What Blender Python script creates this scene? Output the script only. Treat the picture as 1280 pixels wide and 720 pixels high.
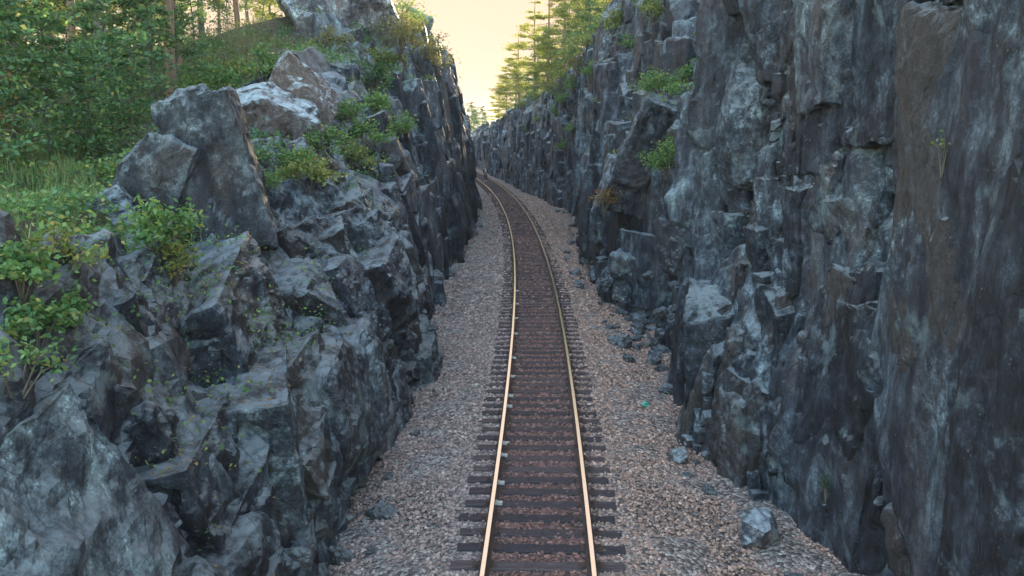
import bpy, math, random
import numpy as np
from mathutils import Vector, Matrix
from mathutils.bvhtree import BVHTree
for o in list(bpy.data.objects): bpy.data.objects.remove(o)
S = bpy.context.scene
COL = S.collection
R = math.radians
rng = np.random.default_rng(7); random.seed(7)

# ------------------------------------------------------------------ camera
F, PITCH, H = 1050.0, math.atan(200/1050), 5.9
cam = bpy.data.objects.new('camera', bpy.data.cameras.new('camera')); COL.objects.link(cam)
cam.data.lens = 36*F/1280; cam.data.sensor_width = 36; cam.data.clip_end = 3000; cam.data.clip_start = .1
cam.location = (0, 0, H); cam.rotation_euler = (R(90)-PITCH, 0, 0)
S.camera = cam
# ------------------------------------------------------------------ sky and sun
SUN_AZ, SUN_EL = R(9), R(8)          # azimuth to the right of +Y
w = bpy.data.worlds.new('World'); S.world = w; w.use_nodes = True
nt = w.node_tree; N = nt.nodes; L = nt.links; N.clear()
out = N.new('ShaderNodeOutputWorld'); bg = N.new('ShaderNodeBackground'); bg.inputs[1].default_value = .15
sky = N.new('ShaderNodeTexSky'); sky.sky_type = 'NISHITA'; sky.sun_disc = False
sky.sun_elevation = SUN_EL; sky.sun_rotation = SUN_AZ; sky.air_density = 1.2; sky.dust_density = 1.5; sky.ozone_density = 1.2
geo = N.new('ShaderNodeNewGeometry')
dot = N.new('ShaderNodeVectorMath'); dot.operation = 'DOT_PRODUCT'
dot.inputs[1].default_value = (math.sin(SUN_AZ)*math.cos(SUN_EL), math.cos(SUN_AZ)*math.cos(SUN_EL), math.sin(SUN_EL))
tc = N.new('ShaderNodeTexCoord')
L.new(tc.outputs['Generated'], dot.inputs[0])
mr = N.new('ShaderNodeMapRange'); mr.interpolation_type = 'SMOOTHSTEP'
mr.inputs['From Min'].default_value = .05; mr.inputs['From Max'].default_value = .85
L.new(dot.outputs['Value'], mr.inputs['Value'])
mx = N.new('ShaderNodeMix'); mx.data_type = 'RGBA'      # bright thin cloud veil round the sun
L.new(mr.outputs[0], mx.inputs['Factor']); L.new(sky.outputs[0], mx.inputs['A'])
EXPOSURE = 3.35
c = .985/2**EXPOSURE/.15
mx.inputs['B'].default_value = (1.22*c, .865*c, .635*c, 1)
L.new(mx.outputs['Result'], bg.inputs[0]); L.new(bg.outputs[0], out.inputs[0])
sd = bpy.data.lights.new('sun', 'SUN'); sun = bpy.data.objects.new('sun', sd); COL.objects.link(sun)
sd.energy = 2.2; sd.angle = R(.6); sd.color = (1, .80, .55)
v = Vector((math.sin(SUN_AZ)*math.cos(SUN_EL), math.cos(SUN_AZ)*math.cos(SUN_EL), math.sin(SUN_EL)))
sun.rotation_euler = v.to_track_quat('Z', 'Y').to_euler()
S.view_settings.view_transform = 'Standard'; S.view_settings.look = 'None'
S.view_settings.exposure = EXPOSURE; S.view_settings.gamma = 1; S.view_settings.use_curve_mapping = False
S.render.engine = 'CYCLES'
S.cycles.max_bounces = 6; S.cycles.diffuse_bounces = 3; S.cycles.transparent_max_bounces = 8

# ------------------------------------------------------------------ helpers
def ray(px, py):
    u = (px-640)/F; v = (360-py)/F
    return u, math.cos(PITCH)+v*math.sin(PITCH), -math.sin(PITCH)+v*math.cos(PITCH)
def at(px, py, Y):
    a, b, c_ = ray(px, py); t = Y/b
    return Vector((a*t, Y, H+c_*t))
def onz(px, py, z):
    a, b, c_ = ray(px, py); t = (z-H)/c_
    return Vector((a*t, b*t, z))

U = np.uint32
def hsh(ix, iy, iz, s):
    h = (ix.astype(U)*U(73856093)) ^ (iy.astype(U)*U(19349663)) ^ (iz.astype(U)*U(83492791)) ^ U((s*2654435761) & 0xffffffff)
    h = (h ^ (h >> U(16)))*U(0x45d9f3b)
    h = (h ^ (h >> U(16)))*U(0x45d9f3b)
    return h ^ (h >> U(16))
def r01(h, k):
    h = h.astype(U) + U((k*0x9e3779b9) & 0xffffffff)
    h = (h ^ (h >> U(15)))*U(0x2c1b3c6d)
    h = (h ^ (h >> U(12)))*U(0x297a2d39)
    return (h ^ (h >> U(15)))/4294967296.0
def vor(P, seed, jit=.9):
    I = np.floor(P).astype(np.int32)
    n = len(P); b1 = np.full(n, 9e9); b2 = np.full(n, 9e9); bid = np.zeros(n, U); bv = np.zeros((n, 3)); id2 = bid.copy(); v2 = bv.copy()
    for dx in (-1, 0, 1):
        for dy in (-1, 0, 1):
            for dz in (-1, 0, 1):
                cx, cy, cz = I[:, 0]+dx, I[:, 1]+dy, I[:, 2]+dz
                h = hsh(cx, cy, cz, seed)
                V = np.stack([P[:, 0]-cx-.5-(r01(h, 1)-.5)*jit, P[:, 1]-cy-.5-(r01(h, 2)-.5)*jit, P[:, 2]-cz-.5-(r01(h, 3)-.5)*jit], 1)
                d = (V*V).sum(1)
                m = d < b1; k = ~m & (d < b2)
                b2[m] = b1[m]; id2[m] = bid[m]; v2[m] = bv[m]
                b2[k] = d[k]; id2[k] = h[k]; v2[k] = V[k]
                bid[m] = h[m]; bv[m] = V[m]; b1[m] = d[m]
    return np.sqrt(b1), np.sqrt(b2), bid, bv, id2, v2
def noise(P, seed=0):
    I = np.floor(P).astype(np.int32); f = P-I; f = f*f*f*(f*(f*6-15)+10); r = 0
    for dx in (0, 1):
        wx = f[:, 0] if dx else 1-f[:, 0]
        for dy in (0, 1):
            wy = f[:, 1] if dy else 1-f[:, 1]
            for dz in (0, 1):
                wz = f[:, 2] if dz else 1-f[:, 2]
                r = r + wx*wy*wz*r01(hsh(I[:, 0]+dx, I[:, 1]+dy, I[:, 2]+dz, seed), 5)
    return r*2-1
def fbm(P, o=4, seed=0, g=.5):
    r = 0; a = 1; s = 1.0
    for k in range(o):
        r = r+a*noise(P*s, seed+k); a *= g; s *= 2.03
    return r
def facet(P, size, amp, tilt, seed, crack=0, rot=None, cw=.07, bl=None):
    """blocks: every Voronoi cell is a plane with its own offset and tilt; neighbours meet in a short bevel of bl metres"""
    Q = P if rot is None else P@rot.T
    Q = Q/np.array(size)
    f1, f2, i, V, i2, V2 = vor(Q, seed)
    pl = lambda i, V: (r01(i, 11)-.5)*2 + tilt*((r01(i, 12)-.5)*V[:, 0]+(r01(i, 13)-.5)*V[:, 1]+(r01(i, 14)-.5)*V[:, 2])*2
    d = pl(i, V)
    if bl is not None:
        t = np.clip((f2-f1)*min(size[0], size[1])/(bl*2), 0, 1)*.5; d = d*(.5+t)+pl(i2, V2)*(.5-t)
    d = d*amp
    if crack: d = d-crack*np.clip(1-(f2-f1)/cw, 0, 1)**1.2
    return d

def mesh_np(name, V, Q, mats, smooth=False, mi=None):
    V = np.asarray(V, np.float32); Q = np.asarray(Q, np.int32); k = Q.shape[1]
    me = bpy.data.meshes.new(name)
    me.vertices.add(len(V)); me.vertices.foreach_set('co', V.ravel())
    me.loops.add(Q.size); me.loops.foreach_set('vertex_index', Q.ravel())
    me.polygons.add(len(Q)); me.polygons.foreach_set('loop_start', np.arange(0, Q.size, k, dtype=np.int32))
    me.polygons.foreach_set('loop_total', np.full(len(Q), k, np.int32))
    me.polygons.foreach_set('use_smooth', np.full(len(Q), smooth))
    if mi is not None: me.polygons.foreach_set('material_index', np.asarray(mi, np.int32))
    for m in (mats if isinstance(mats, (list, tuple)) else [mats]): me.materials.append(m)
    me.update(calc_edges=True); me.validate()
    return me
def link(name, me, parent=None, loc=None, rot=None, scale=None):
    o = bpy.data.objects.new(name, me); COL.objects.link(o)
    if parent: o.parent = parent
    if loc is not None: o.location = loc
    if rot is not None: o.rotation_euler = rot
    if scale is not None: o.scale = (scale,)*3 if isinstance(scale, (int, float)) else scale
    return o
def tag(o, label=None, cat=None, group=None, kind=None):
    if label: o['label'] = label
    if cat: o['category'] = cat
    if group: o['group'] = group
    if kind: o['kind'] = kind
    return o
def copy_tree(o, parent=None):
    c = o.copy(); COL.objects.link(c)
    if parent: c.parent = parent
    for ch in [x for x in o.children]: copy_tree(ch, c)
    return c
def grid_quads(nr, nc):
    a = np.arange(nr*nc).reshape(nr, nc)
    return np.stack([a[:-1, :-1], a[:-1, 1:], a[1:, 1:], a[1:, :-1]], -1).reshape(-1, 4)

# ------------------------------------------------------------------ materials
class M:
    def __init__(s, name):
        s.m = bpy.data.materials.new(name); s.m.use_nodes = True; s.t = s.m.node_tree; s.N = s.t.nodes
        s.p = s.N['Principled BSDF']
        s.tc = s.N.new('ShaderNodeTexCoord'); s.co = s.tc.outputs['Object']
    def l(s, a, b): s.t.links.new(a, b)
    def map(s, scale, rot=(0, 0, 0), src=None):
        n = s.N.new('ShaderNodeMapping'); n.inputs['Scale'].default_value = scale; n.inputs['Rotation'].default_value = rot
        s.l(src or s.co, n.inputs[0]); return n.outputs[0]
    def noise(s, sc, det=6, rough=.55, dist=0, src=None):
        n = s.N.new('ShaderNodeTexNoise'); n.inputs['Scale'].default_value = sc; n.inputs['Detail'].default_value = det
        n.inputs['Roughness'].default_value = rough; n.inputs['Distortion'].default_value = dist
        s.l(src or s.co, n.inputs['Vector']); return n.outputs['Fac']
    def vor(s, sc, feat='F1', src=None, out='Distance', rnd=1):
        n = s.N.new('ShaderNodeTexVoronoi'); n.feature = feat; n.inputs['Scale'].default_value = sc; n.inputs['Randomness'].default_value = rnd
        s.l(src or s.co, n.inputs['Vector']); return n.outputs[out]
    def ramp(s, fac, stops, interp='LINEAR'):
        n = s.N.new('ShaderNodeValToRGB'); e = n.color_ramp.elements; n.color_ramp.interpolation = interp
        while len(e) < len(stops): e.new(.5)
        for k, (p, c_) in enumerate(stops):
            e[k].position = p; e[k].color = (c_, c_, c_, 1) if isinstance(c_, (int, float)) else (*c_, 1)
        s.l(fac, n.inputs[0]); return n.outputs[0]
    def mix(s, fac, a, b, mode='MIX'):
        n = s.N.new('ShaderNodeMix'); n.data_type = 'RGBA'; n.blend_type = mode
        for i, x in (('Factor', fac), ('A', a), ('B', b)):
            if isinstance(x, (int, float)): n.inputs[i].default_value = x if i == 'Factor' else (x, x, x, 1)
            elif isinstance(x, tuple): n.inputs[i].default_value = (*x, 1)
            else: s.l(x, n.inputs[i])
        return n.outputs['Result']
    def math(s, op, a, b=0.0):
        n = s.N.new('ShaderNodeMath'); n.operation = op
        for i, x in enumerate((a, b)):
            if isinstance(x, (int, float)): n.inputs[i].default_value = x
            else: s.l(x, n.inputs[i])
        return n.outputs[0]
    def bump(s, h, dist, strength=1, prev=None):
        n = s.N.new('ShaderNodeBump'); n.inputs['Distance'].default_value = dist; n.inputs['Strength'].default_value = strength
        s.l(h, n.inputs['Height'])
        if prev: s.l(prev, n.inputs['Normal'])
        s.l(n.outputs[0], s.p.inputs['Normal']); return n.outputs[0]
    def base(s, c_): s.l(c_, s.p.inputs['Base Color']) if not isinstance(c_, tuple) else setattr(s.p.inputs['Base Color'], 'default_value', (*c_, 1))
    def rough(s, r):
        if isinstance(r, (int, float)): s.p.inputs['Roughness'].default_value = r
        else: s.l(r, s.p.inputs['Roughness'])
    def attr(s, name):
        n = s.N.new('ShaderNodeAttribute'); n.attribute_name = name; return n.outputs['Fac']
    def island(s):
        return s.N.new('ShaderNodeNewGeometry').outputs['Random Per Island']
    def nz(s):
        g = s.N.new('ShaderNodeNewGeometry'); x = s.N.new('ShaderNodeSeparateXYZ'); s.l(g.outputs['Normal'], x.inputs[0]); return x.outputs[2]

def rock_mat(name, tone=.9, warm=0.0, soil=False, rot=(R(8), 0, 0), blocks=True):
    m = M(name)
    k = lambda r, g, b: (r*tone*(1+warm), g*tone, b*tone*(1-warm))
    big = m.noise(.35, 3, .5, .2)
    isl = m.island()
    st = m.map((1.6, 1.6, .6), rot)
    streak = m.noise(1.5, 8, .66, 0, src=st)
    fine = m.noise(8, 10, .82)
    midn = m.noise(2.0, 11, .76, 0)
    a = m.ramp(midn, [(.36, k(.018, .019, .027)), (.47, k(.045, .048, .062)), (.55, k(.13, .145, .165)), (.64, k(.38, .42, .44))])
    b = m.ramp(streak, [(.36, k(.020, .018, .026)), (.49, k(.058, .052, .066)), (.57, k(.13, .135, .155)), (.68, k(.30, .34, .35))])
    c_ = m.mix(m.ramp(big, [(.42, 0.0), (.58, 1.0)]), a, b)
    # brown-purple iron staining
    st2 = m.noise(.8, 6, .66, .2, src=m.map((1, 1, .45), (0, R(12), 0)))
    c_ = m.mix(m.ramp(st2, [(.52, 0.0), (.66, .75)]), c_, k(.13, .092, .085))
    # per-block tone
    if blocks: c_ = m.mix(1.0, c_, m.ramp(isl, [(0, (.32, .32, .38)), (.35, (.62, .61, .68)), (.65, (.9, .9, .93)), (.88, (1.3, 1.34, 1.34)), (1, (1.9, 1.98, 1.9))]), 'MULTIPLY')
    if blocks: c_ = m.mix(m.ramp(m.math('FRACT', m.math('MULTIPLY', isl, 17.3)), [(.82, 0.0), (.95, .6)]), c_, k(.14, .10, .085))
    c_ = m.mix(.85, c_, m.ramp(fine, [(.34, .38), (.5, .95), (.66, 1.75)]), 'MULTIPLY')
    grain = m.noise(34, 5, .75); c_ = m.mix(.8, c_, m.ramp(grain, [(.36, .5), (.5, 1.0), (.64, 1.6)]), 'MULTIPLY')
    # pale teal lichen in blotches
    li = m.noise(1.1, 9, .72, .3)
    c_ = m.mix(m.ramp(li, [(.58, 0.0), (.66, .7)]), c_, (.27*tone, .35*tone, .39*tone))
    # green algae
    al = m.noise(.55, 6, .65, .2, src=m.map((1, 1, .6)))
    c_ = m.mix(m.ramp(al, [(.66, 0.0), (.78, .4)]), c_, (.10*tone, .125*tone, .045*tone))
    # white specks
    sp = m.vor(14, out='Distance'); sm = m.noise(1.7, 4)
    spk = m.math('MULTIPLY', m.ramp(sp, [(.08, 1.0), (.2, 0.0)]), m.ramp(sm, [(.55, 0.0), (.66, .45)]))
    c_ = m.mix(spk, c_, (.5, .52, .5))
    # skylight on upward faces painted into the colour as a paler, dusty tint
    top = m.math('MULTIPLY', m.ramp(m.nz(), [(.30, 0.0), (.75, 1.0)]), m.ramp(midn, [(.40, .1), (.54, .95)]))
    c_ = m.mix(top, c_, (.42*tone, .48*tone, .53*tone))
    # thin joints, wavering
    nn_ = m.N.new('ShaderNodeTexNoise'); nn_.inputs['Scale'].default_value = 1.3; nn_.inputs['Detail'].default_value = 6; m.l(m.co, nn_.inputs['Vector'])
    vm = m.N.new('ShaderNodeVectorMath'); vm.operation = 'MULTIPLY_ADD'; m.l(nn_.outputs['Color'], vm.inputs[0]); vm.inputs[1].default_value = (.35, .35, .5); m.l(m.co, vm.inputs[2]); wv = vm.outputs[0]
    cr = m.vor(1.3, 'DISTANCE_TO_EDGE', src=m.map((.8, .8, .26), (R(14), R(6), 0), src=wv))
    crk = m.ramp(cr, [(.0, .4), (.010, 1.0)])
    c_ = m.mix(m.ramp(midn, [(.45, .0), (.55, .8)]), c_, crk, 'MULTIPLY')
    if soil:
        sa = m.attr('soil')
        f1 = m.noise(3, 8, .7); sc = m.ramp(f1, [(.35, (.035, .030, .022)), (.5, (.075, .06, .04)), (.62, (.07, .085, .035)), (.75, (.12, .10, .06))])
        edge = m.math('ADD', sa, m.math('MULTIPLY', m.math('SUBTRACT', m.noise(1.3, 6, .65), .5), 1.1))
        c_ = m.mix(m.ramp(edge, [(.42, 0.0), (.58, 1.0)]), c_, sc)
    m.base(c_)
    m.rough(m.ramp(fine, [(.3, .5), (.7, .85)]))
    m.p.inputs['Specular IOR Level'].default_value = .45
    def chips(scale, mp, dist, prev=None, st=1):
        """crisp fracture facets: each cell of the rock is a plane with its own tilt"""
        src = m.map(mp, (R(12), R(7), 0), src=wv2); vn = m.N.new('ShaderNodeTexVoronoi'); vn.inputs['Scale'].default_value = scale; m.l(src, vn.inputs['Vector'])
        a_ = m.N.new('ShaderNodeVectorMath'); a_.operation = 'SUBTRACT'; m.l(src, a_.inputs[0]); m.l(vn.outputs['Position'], a_.inputs[1])
        b_ = m.N.new('ShaderNodeVectorMath'); b_.operation = 'SUBTRACT'; m.l(vn.outputs['Color'], b_.inputs[0]); b_.inputs[1].default_value = (.5, .5, .5)
        d_ = m.N.new('ShaderNodeVectorMath'); d_.operation = 'DOT_PRODUCT'; m.l(a_.outputs[0], d_.inputs[0]); m.l(b_.outputs[0], d_.inputs[1])
        return m.bump(m.math('ADD', d_.outputs['Value'], m.math('MULTIPLY', vn.outputs['Distance'], 0.0)), dist, st, prev)
    vm2 = m.N.new('ShaderNodeVectorMath'); vm2.operation = 'MULTIPLY_ADD'; m.l(nn_.outputs['Color'], vm2.inputs[0]); vm2.inputs[1].default_value = (.06, .06, .08); m.l(m.co, vm2.inputs[2]); wv2 = vm2.outputs[0]
    n0 = chips(2.2, (1, 1, .5), .55); n0 = chips(6.5, (1, 1, .6), .6, n0)
    n1 = m.bump(m.noise(3.0, 10, .70, 0, src=m.map((1, 1, .75), rot)), .12, .8, n0)
    n2 = n1
    n3 = m.bump(m.noise(18, 9, .76), .05, .9, n2)
    m.bump(crk, .05, .6, n3)
    return m.m
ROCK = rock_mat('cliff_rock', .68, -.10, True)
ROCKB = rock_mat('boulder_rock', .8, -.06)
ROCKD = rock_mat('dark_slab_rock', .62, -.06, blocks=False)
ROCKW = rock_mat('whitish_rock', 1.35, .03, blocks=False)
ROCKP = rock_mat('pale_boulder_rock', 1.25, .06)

def simple(name, c_, r=.7, metal=0, n=None, bumpd=0, sc=20):
    m = M(name)
    if n:
        m.base(m.ramp(m.noise(sc, 6, .65), [(.3, c_), (.7, n)]))
    else: m.base(c_)
    m.rough(r); m.p.inputs['Metallic'].default_value = metal
    if bumpd: m.bump(m.noise(sc*2, 6, .65), bumpd)
    return m.m
def leaf_mat(name, stops, trans=.35, rough=.6):
    m = M(name)
    c_ = m.ramp(m.island(), stops)
    big = m.noise(.9, 3, .5); c_ = m.mix(.6, c_, m.ramp(big, [(.35, .6), (.65, 1.35)]), 'MULTIPLY')
    m.base(c_); m.rough(rough); m.p.inputs['Specular IOR Level'].default_value = .25
    tr = m.N.new('ShaderNodeBsdfTranslucent'); m.l(m.mix(1.0, c_, (1.25, 1.3, .6), 'MULTIPLY'), tr.inputs[0])
    ms = m.N.new('ShaderNodeMixShader'); ms.inputs[0].default_value = trans
    m.l(m.p.outputs[0], ms.inputs[1]); m.l(tr.outputs[0], ms.inputs[2])
    m.l(ms.outputs[0], m.N['Material Output'].inputs['Surface'])
    return m.m
LEAF = leaf_mat('green_leaves', [(0, (.05, .11, .06)), (.45, (.085, .18, .09)), (.8, (.14, .25, .11)), (.95, (.24, .30, .11)), (1, (.40, .32, .10))])
LEAFS = leaf_mat('shrub_leaves', [(0, (.07, .15, .06)), (.5, (.13, .25, .10)), (.85, (.21, .32, .12)), (.95, (.32, .34, .12)), (1, (.45, .36, .12))], .4)
LEAFD = leaf_mat('dark_green_leaves', [(0, (.028, .07, .045)), (.5, (.055, .12, .065)), (.9, (.10, .18, .08)), (1, (.24, .22, .07))])
LEAFY = leaf_mat('yellow_green_leaves', [(0, (.10, .15, .055)), (.5, (.18, .24, .08)), (.85, (.28, .28, .10)), (1, (.42, .30, .10))])
LEAFO = leaf_mat('orange_leaves', [(0, (.22, .10, .06)), (.5, (.30, .15, .08)), (.8, (.15, .17, .06)), (1, (.4, .28, .1))])
NEED = leaf_mat('pine_needles', [(0, (.10, .15, .07)), (.5, (.24, .27, .10)), (1, (.44, .38, .14))], .65)
DRY = leaf_mat('dry_brush', [(0, (.16, .13, .07)), (.5, (.24, .20, .10)), (1, (.15, .19, .07))], .3)
GRASS = leaf_mat('grass_blades', [(0, (.08, .14, .05)), (.5, (.15, .23, .09)), (.8, (.24, .27, .12)), (1, (.50, .40, .24))], .3)
def bark_mat(name, a, b):
    m = M(name); s = m.noise(3, 8, .7, src=m.map((6, 6, .8)))
    m.base(m.ramp(s, [(.35, a), (.65, b)])); m.rough(.9); m.bump(s, .03); return m.m
BARK = bark_mat('bark', (.06, .05, .045), (.17, .14, .12))
BARKP = bark_mat('pine_bark', (.13, .075, .05), (.30, .19, .13))
BARKG = bark_mat('grey_dead_wood', (.16, .15, .14), (.32, .30, .27))

# ------------------------------------------------------------------ the track's line
rr = [(742, 718), (715.5, 480), (701, 400), (692.5, 360), (675.5, 300), (634.8, 239.5), (618.3, 227.3), (604.7, 218.6), (581.9, 207.9)]
lr = [(603, 718), (634.5, 480), (643, 400), (644.5, 360), (640.5, 300), (615.4, 239.5), (598.9, 224.4), (580.9, 214.2)]
pts = []
for q, s_ in ((rr, -.75), (lr, .75)):
    for a in q:
        p = onz(a[0], a[1], 0); pts.append((p.y, p.x + s_*(1+.06*(p.y/130)**2)))
pts = np.array(pts); PC = np.polyfit(pts[:, 0], pts[:, 1], 4, w=1/np.sqrt(pts[:, 0]))
Y_END = 138.0
dPC = np.polyder(PC)
def cx(y):
    y = np.asarray(y, float); ye = np.minimum(y, Y_END); ye = np.maximum(ye, 8.0)
    return np.polyval(PC, ye) + np.polyval(dPC, ye)*(y-ye) - np.maximum(y-Y_END, 0)**2/500
def hd(y):      # heading dx/dy
    return (cx(np.asarray(y)+.05)-cx(np.asarray(y)-.05))/.1
# centreline by arclength
ys = np.arange(2.0, 210, .02); xs = cx(ys); ds = np.sqrt(np.diff(xs)**2+.02**2); arc = np.concatenate([[0], np.cumsum(ds)])
def on_arc(s): y = np.interp(s, arc, ys); return float(cx(y)), float(y)

# ------------------------------------------------------------------ cliffs: sections across the cutting, base to far back
LS = {
 -6: [(-3.2,-.9),(-3.2,-.45),(-3.6,1.0),(-4.2,2.0),(-4.9,3.0),(-5.3,4.0),(-6.5,4.5),(-8.5,4.9),(-13,5.2),(-18,5.4),(-60,8)],
 6: [(-2.9,-.9),(-3.1,-.45),(-3.4,1.0),(-3.8,2.0),(-4.5,2.9),(-5.0,3.9),(-5.7,4.3),(-6.7,4.75),(-13,5.2),(-18,5.4),(-60,8)],
 10:[(-2.7,-.9),(-2.9,-.45),(-3.2,1.0),(-3.6,2.0),(-4.3,2.7),(-4.9,3.7),(-5.6,4.2),(-6.5,4.7),(-13,5.2),(-18,5.4),(-60,8)],
 14:[(-2.5,-.9),(-2.7,-.45),(-3.0,.9),(-3.4,1.9),(-4.2,2.5),(-5.0,3.2),(-5.9,3.9),(-6.9,4.7),(-13,5.2),(-18,5.4),(-60,8)],
 17:[(-2.5,-.9),(-2.7,-.45),(-2.9,1.0),(-3.4,2.1),(-4.3,2.9),(-5.2,3.2),(-6.4,3.6),(-7.2,5.0),(-13,5.3),(-18,5.5),(-60,8)],
 21:[(-2.2,-.9),(-2.35,-.45),(-2.5,1.0),(-2.7,2.2),(-3.4,3.1),(-4.3,4.2),(-5.5,5.0),(-7.5,5.6),(-12,5.8),(-18,5.8),(-60,8.4)],
 23.5:[(-2.3,-.9),(-2.5,-.45),(-2.7,1.0),(-3.0,2.2),(-3.6,3.2),(-4.6,4.4),(-5.6,5.4),(-7.5,6.1),(-12,6.0),(-18,5.9),(-60,8.4)],
 28:[(-2.8,-.9),(-3.0,-.45),(-3.2,1.2),(-3.4,2.5),(-3.7,4.0),(-4.7,5.2),(-6.0,6.2),(-7.6,7.2),(-11.5,7.2),(-18,6.2),(-60,9)],
 35:[(-3.0,-.9),(-3.2,-.45),(-3.3,1.5),(-3.6,3.2),(-4.0,5.0),(-4.7,6.4),(-5.6,7.6),(-7.2,8.7),(-11,9.3),(-18,7.6),(-60,10)],
 42:[(-2.8,-.9),(-2.95,-.45),(-3.05,2),(-3.3,4.2),(-3.6,6),(-4.1,7.8),(-4.8,9.2),(-7.4,11.4),(-11,11.2),(-18,9),(-60,11)],
 50:[(-2.6,-.9),(-2.7,-.45),(-2.85,2.2),(-3.05,4.8),(-3.3,6.8),(-3.8,8.8),(-4.4,9.9),(-6.6,11.4),(-11,11.8),(-18,10),(-60,12)],
 58:[(-2.8,-.9),(-2.9,-.45),(-3.0,2.2),(-3.2,4.8),(-3.5,7),(-3.9,9.2),(-4.5,10.2),(-6.6,11.0),(-11,11.6),(-18,11),(-60,12)],
 65:[(-3.0,-.9),(-3.1,-.45),(-3.2,2.2),(-3.4,4.6),(-3.6,6.6),(-4.0,8.6),(-4.5,9.6),(-7,10.6),(-11,11),(-18,11),(-60,12)],
 74:[(-4.4,-.9),(-4.5,-.45),(-4.7,2.2),(-5,4.4),(-5.3,6.2),(-5.6,7.8),(-6.3,8.6),(-8,9.6),(-12,10),(-18,10),(-60,12)],
 95:[(-7.7,-.9),(-7.8,-.45),(-8,2.2),(-8.3,4),(-8.6,5.6),(-9,7),(-10,8),(-12,8.6),(-15,9),(-20,9),(-60,10)],
 130:[(-13.5,-.9),(-13.7,-.45),(-14,1.6),(-14.3,3),(-14.6,4),(-15,5),(-16,6),(-18,6.6),(-20,7),(-24,7),(-62,8)],
 200:[(-36,-.9),(-36,-.45),(-37,1.0),(-38,1.6),(-39,2),(-40,2.5),(-41,3),(-42,3.5),(-44,4),(-46,4),(-90,6)],
}
RS = {
 -6:[(5.0,-.9),(5.2,-.45),(5.3,2),(5.4,4),(5.6,6),(5.8,8),(6.2,10),(6.8,12),(9,13),(16,13.4),(60,14)],
 7: [(5.0,-.9),(5.1,-.45),(5.15,2),(5.2,4),(5.3,6),(5.5,8),(5.9,10),(6.6,12),(9,13),(16,13.4),(60,14)],
 10.2:[(4.8,-.9),(4.95,-.45),(5.1,2),(5.15,4),(5.25,6),(5.4,8),(5.8,10),(6.5,12),(9,13),(16,13.4),(60,14)],
 12:[(4.4,-.9),(4.6,-.45),(5.0,1.6),(5.2,3.6),(5.3,5.6),(5.4,8),(5.7,10),(6.5,12),(9,13),(16,13.4),(60,14)],
 14:[(4.0,-.9),(4.15,-.45),(4.5,1.2),(4.9,2.8),(5.0,5),(5.1,7.6),(5.4,10),(6.3,12),(9,13),(16,13.4),(60,14)],
 16:[(3.5,-.9),(3.65,-.45),(3.85,1.2),(4.25,2.6),(4.75,4.2),(4.85,7),(5.1,9.6),(5.9,12),(9,13),(16,13.4),(60,14)],
 18.5:[(3.9,-.9),(4.0,-.45),(4.05,1.2),(4.2,2.7),(4.5,4.5),(4.6,7),(4.8,9.6),(5.6,12),(8.5,13),(16,13.4),(60,14)],
 20.6:[(4.3,-.9),(4.45,-.45),(4.5,1.2),(4.6,3),(4.65,5),(4.7,7.4),(4.9,9.6),(5.8,12),(8.5,13),(16,13.4),(60,14)],
 21.8:[(4.9,-.9),(5.2,-.45),(5.9,1.2),(6.3,3),(6.4,4.6),(6.6,6),(7.2,7.4),(7.9,10),(9.5,13),(16,13.4),(60,14)],
 26:[(4.5,-.9),(4.7,-.45),(5.3,1.2),(6.0,2.8),(5.7,4.2),(5.7,5.6),(6.9,7.2),(7.6,10),(9.5,13),(16,13.4),(60,14)],
 29:[(3.5,-.9),(3.7,-.45),(3.9,1.2),(4.2,2.6),(4.7,4),(5.1,5.4),(6.4,6.9),(7.3,9.5),(8.8,12.6),(16,13.2),(60,14)],
 33:[(3.3,-.9),(3.45,-.45),(3.6,1.5),(3.9,3.3),(4.3,4.8),(4.8,6.0),(6.0,7.6),(6.7,9.8),(8,12.6),(16,13.2),(60,14)],
 39:[(3.1,-.9),(3.3,-.45),(3.4,1.5),(3.7,3.5),(4.2,5.2),(4.7,6.8),(5.7,8.5),(6.2,10.8),(7.4,12.8),(15,13.2),(60,14)],
 45:[(3.5,-.9),(3.7,-.45),(3.8,1.5),(4.0,3.5),(4.3,5.5),(4.7,8),(5.2,10.2),(5.6,12.4),(7,13),(15,13.2),(60,14)],
 50:[(3.9,-.9),(4.1,-.45),(4.2,1.5),(4.4,3.5),(4.7,5.5),(5.0,8),(5.3,10.6),(5.7,12.2),(7,12.6),(15,13),(60,14)],
 61:[(4.4,-.9),(4.6,-.45),(4.65,2),(4.75,4),(4.85,6),(4.95,8.2),(5.1,10.2),(5.5,11.4),(8,11.9),(15,12),(60,13)],
 73:[(2.8,-.9),(3.0,-.45),(3.05,2),(3.15,4),(3.3,6),(3.45,7.7),(3.7,9.1),(4.2,9.9),(8,10.6),(15,10.4),(60,12)],
 95:[(-.4,-.9),(-.2,-.45),(-.15,2),(-.05,3.8),(.1,5.4),(.25,6.9),(.55,8.0),(1.3,8.7),(6,9.4),(14,9.4),(60,11)],
 115:[(-3.2,-.9),(-3.0,-.45),(-2.9,1.8),(-2.8,3.4),(-2.6,4.6),(-2.3,5.6),(-1.8,6.4),(-1,6.9),(3,7.4),(12,8),(60,10)],
 155:[(-8.8,-.9),(-8.6,-.45),(-8.5,1.3),(-8.4,2.5),(-8.2,3.5),(-8,4.4),(-7.5,5),(-7,5.5),(-3,6),(8,7),(60,8)],
 200:[(-24,-.9),(-24,-.45),(-24,1.0),(-24,2),(-23.8,3),(-23.5,3.6),(-23,4),(-22,4.4),(-18,5),(-8,6),(60,7)],
}
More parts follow.
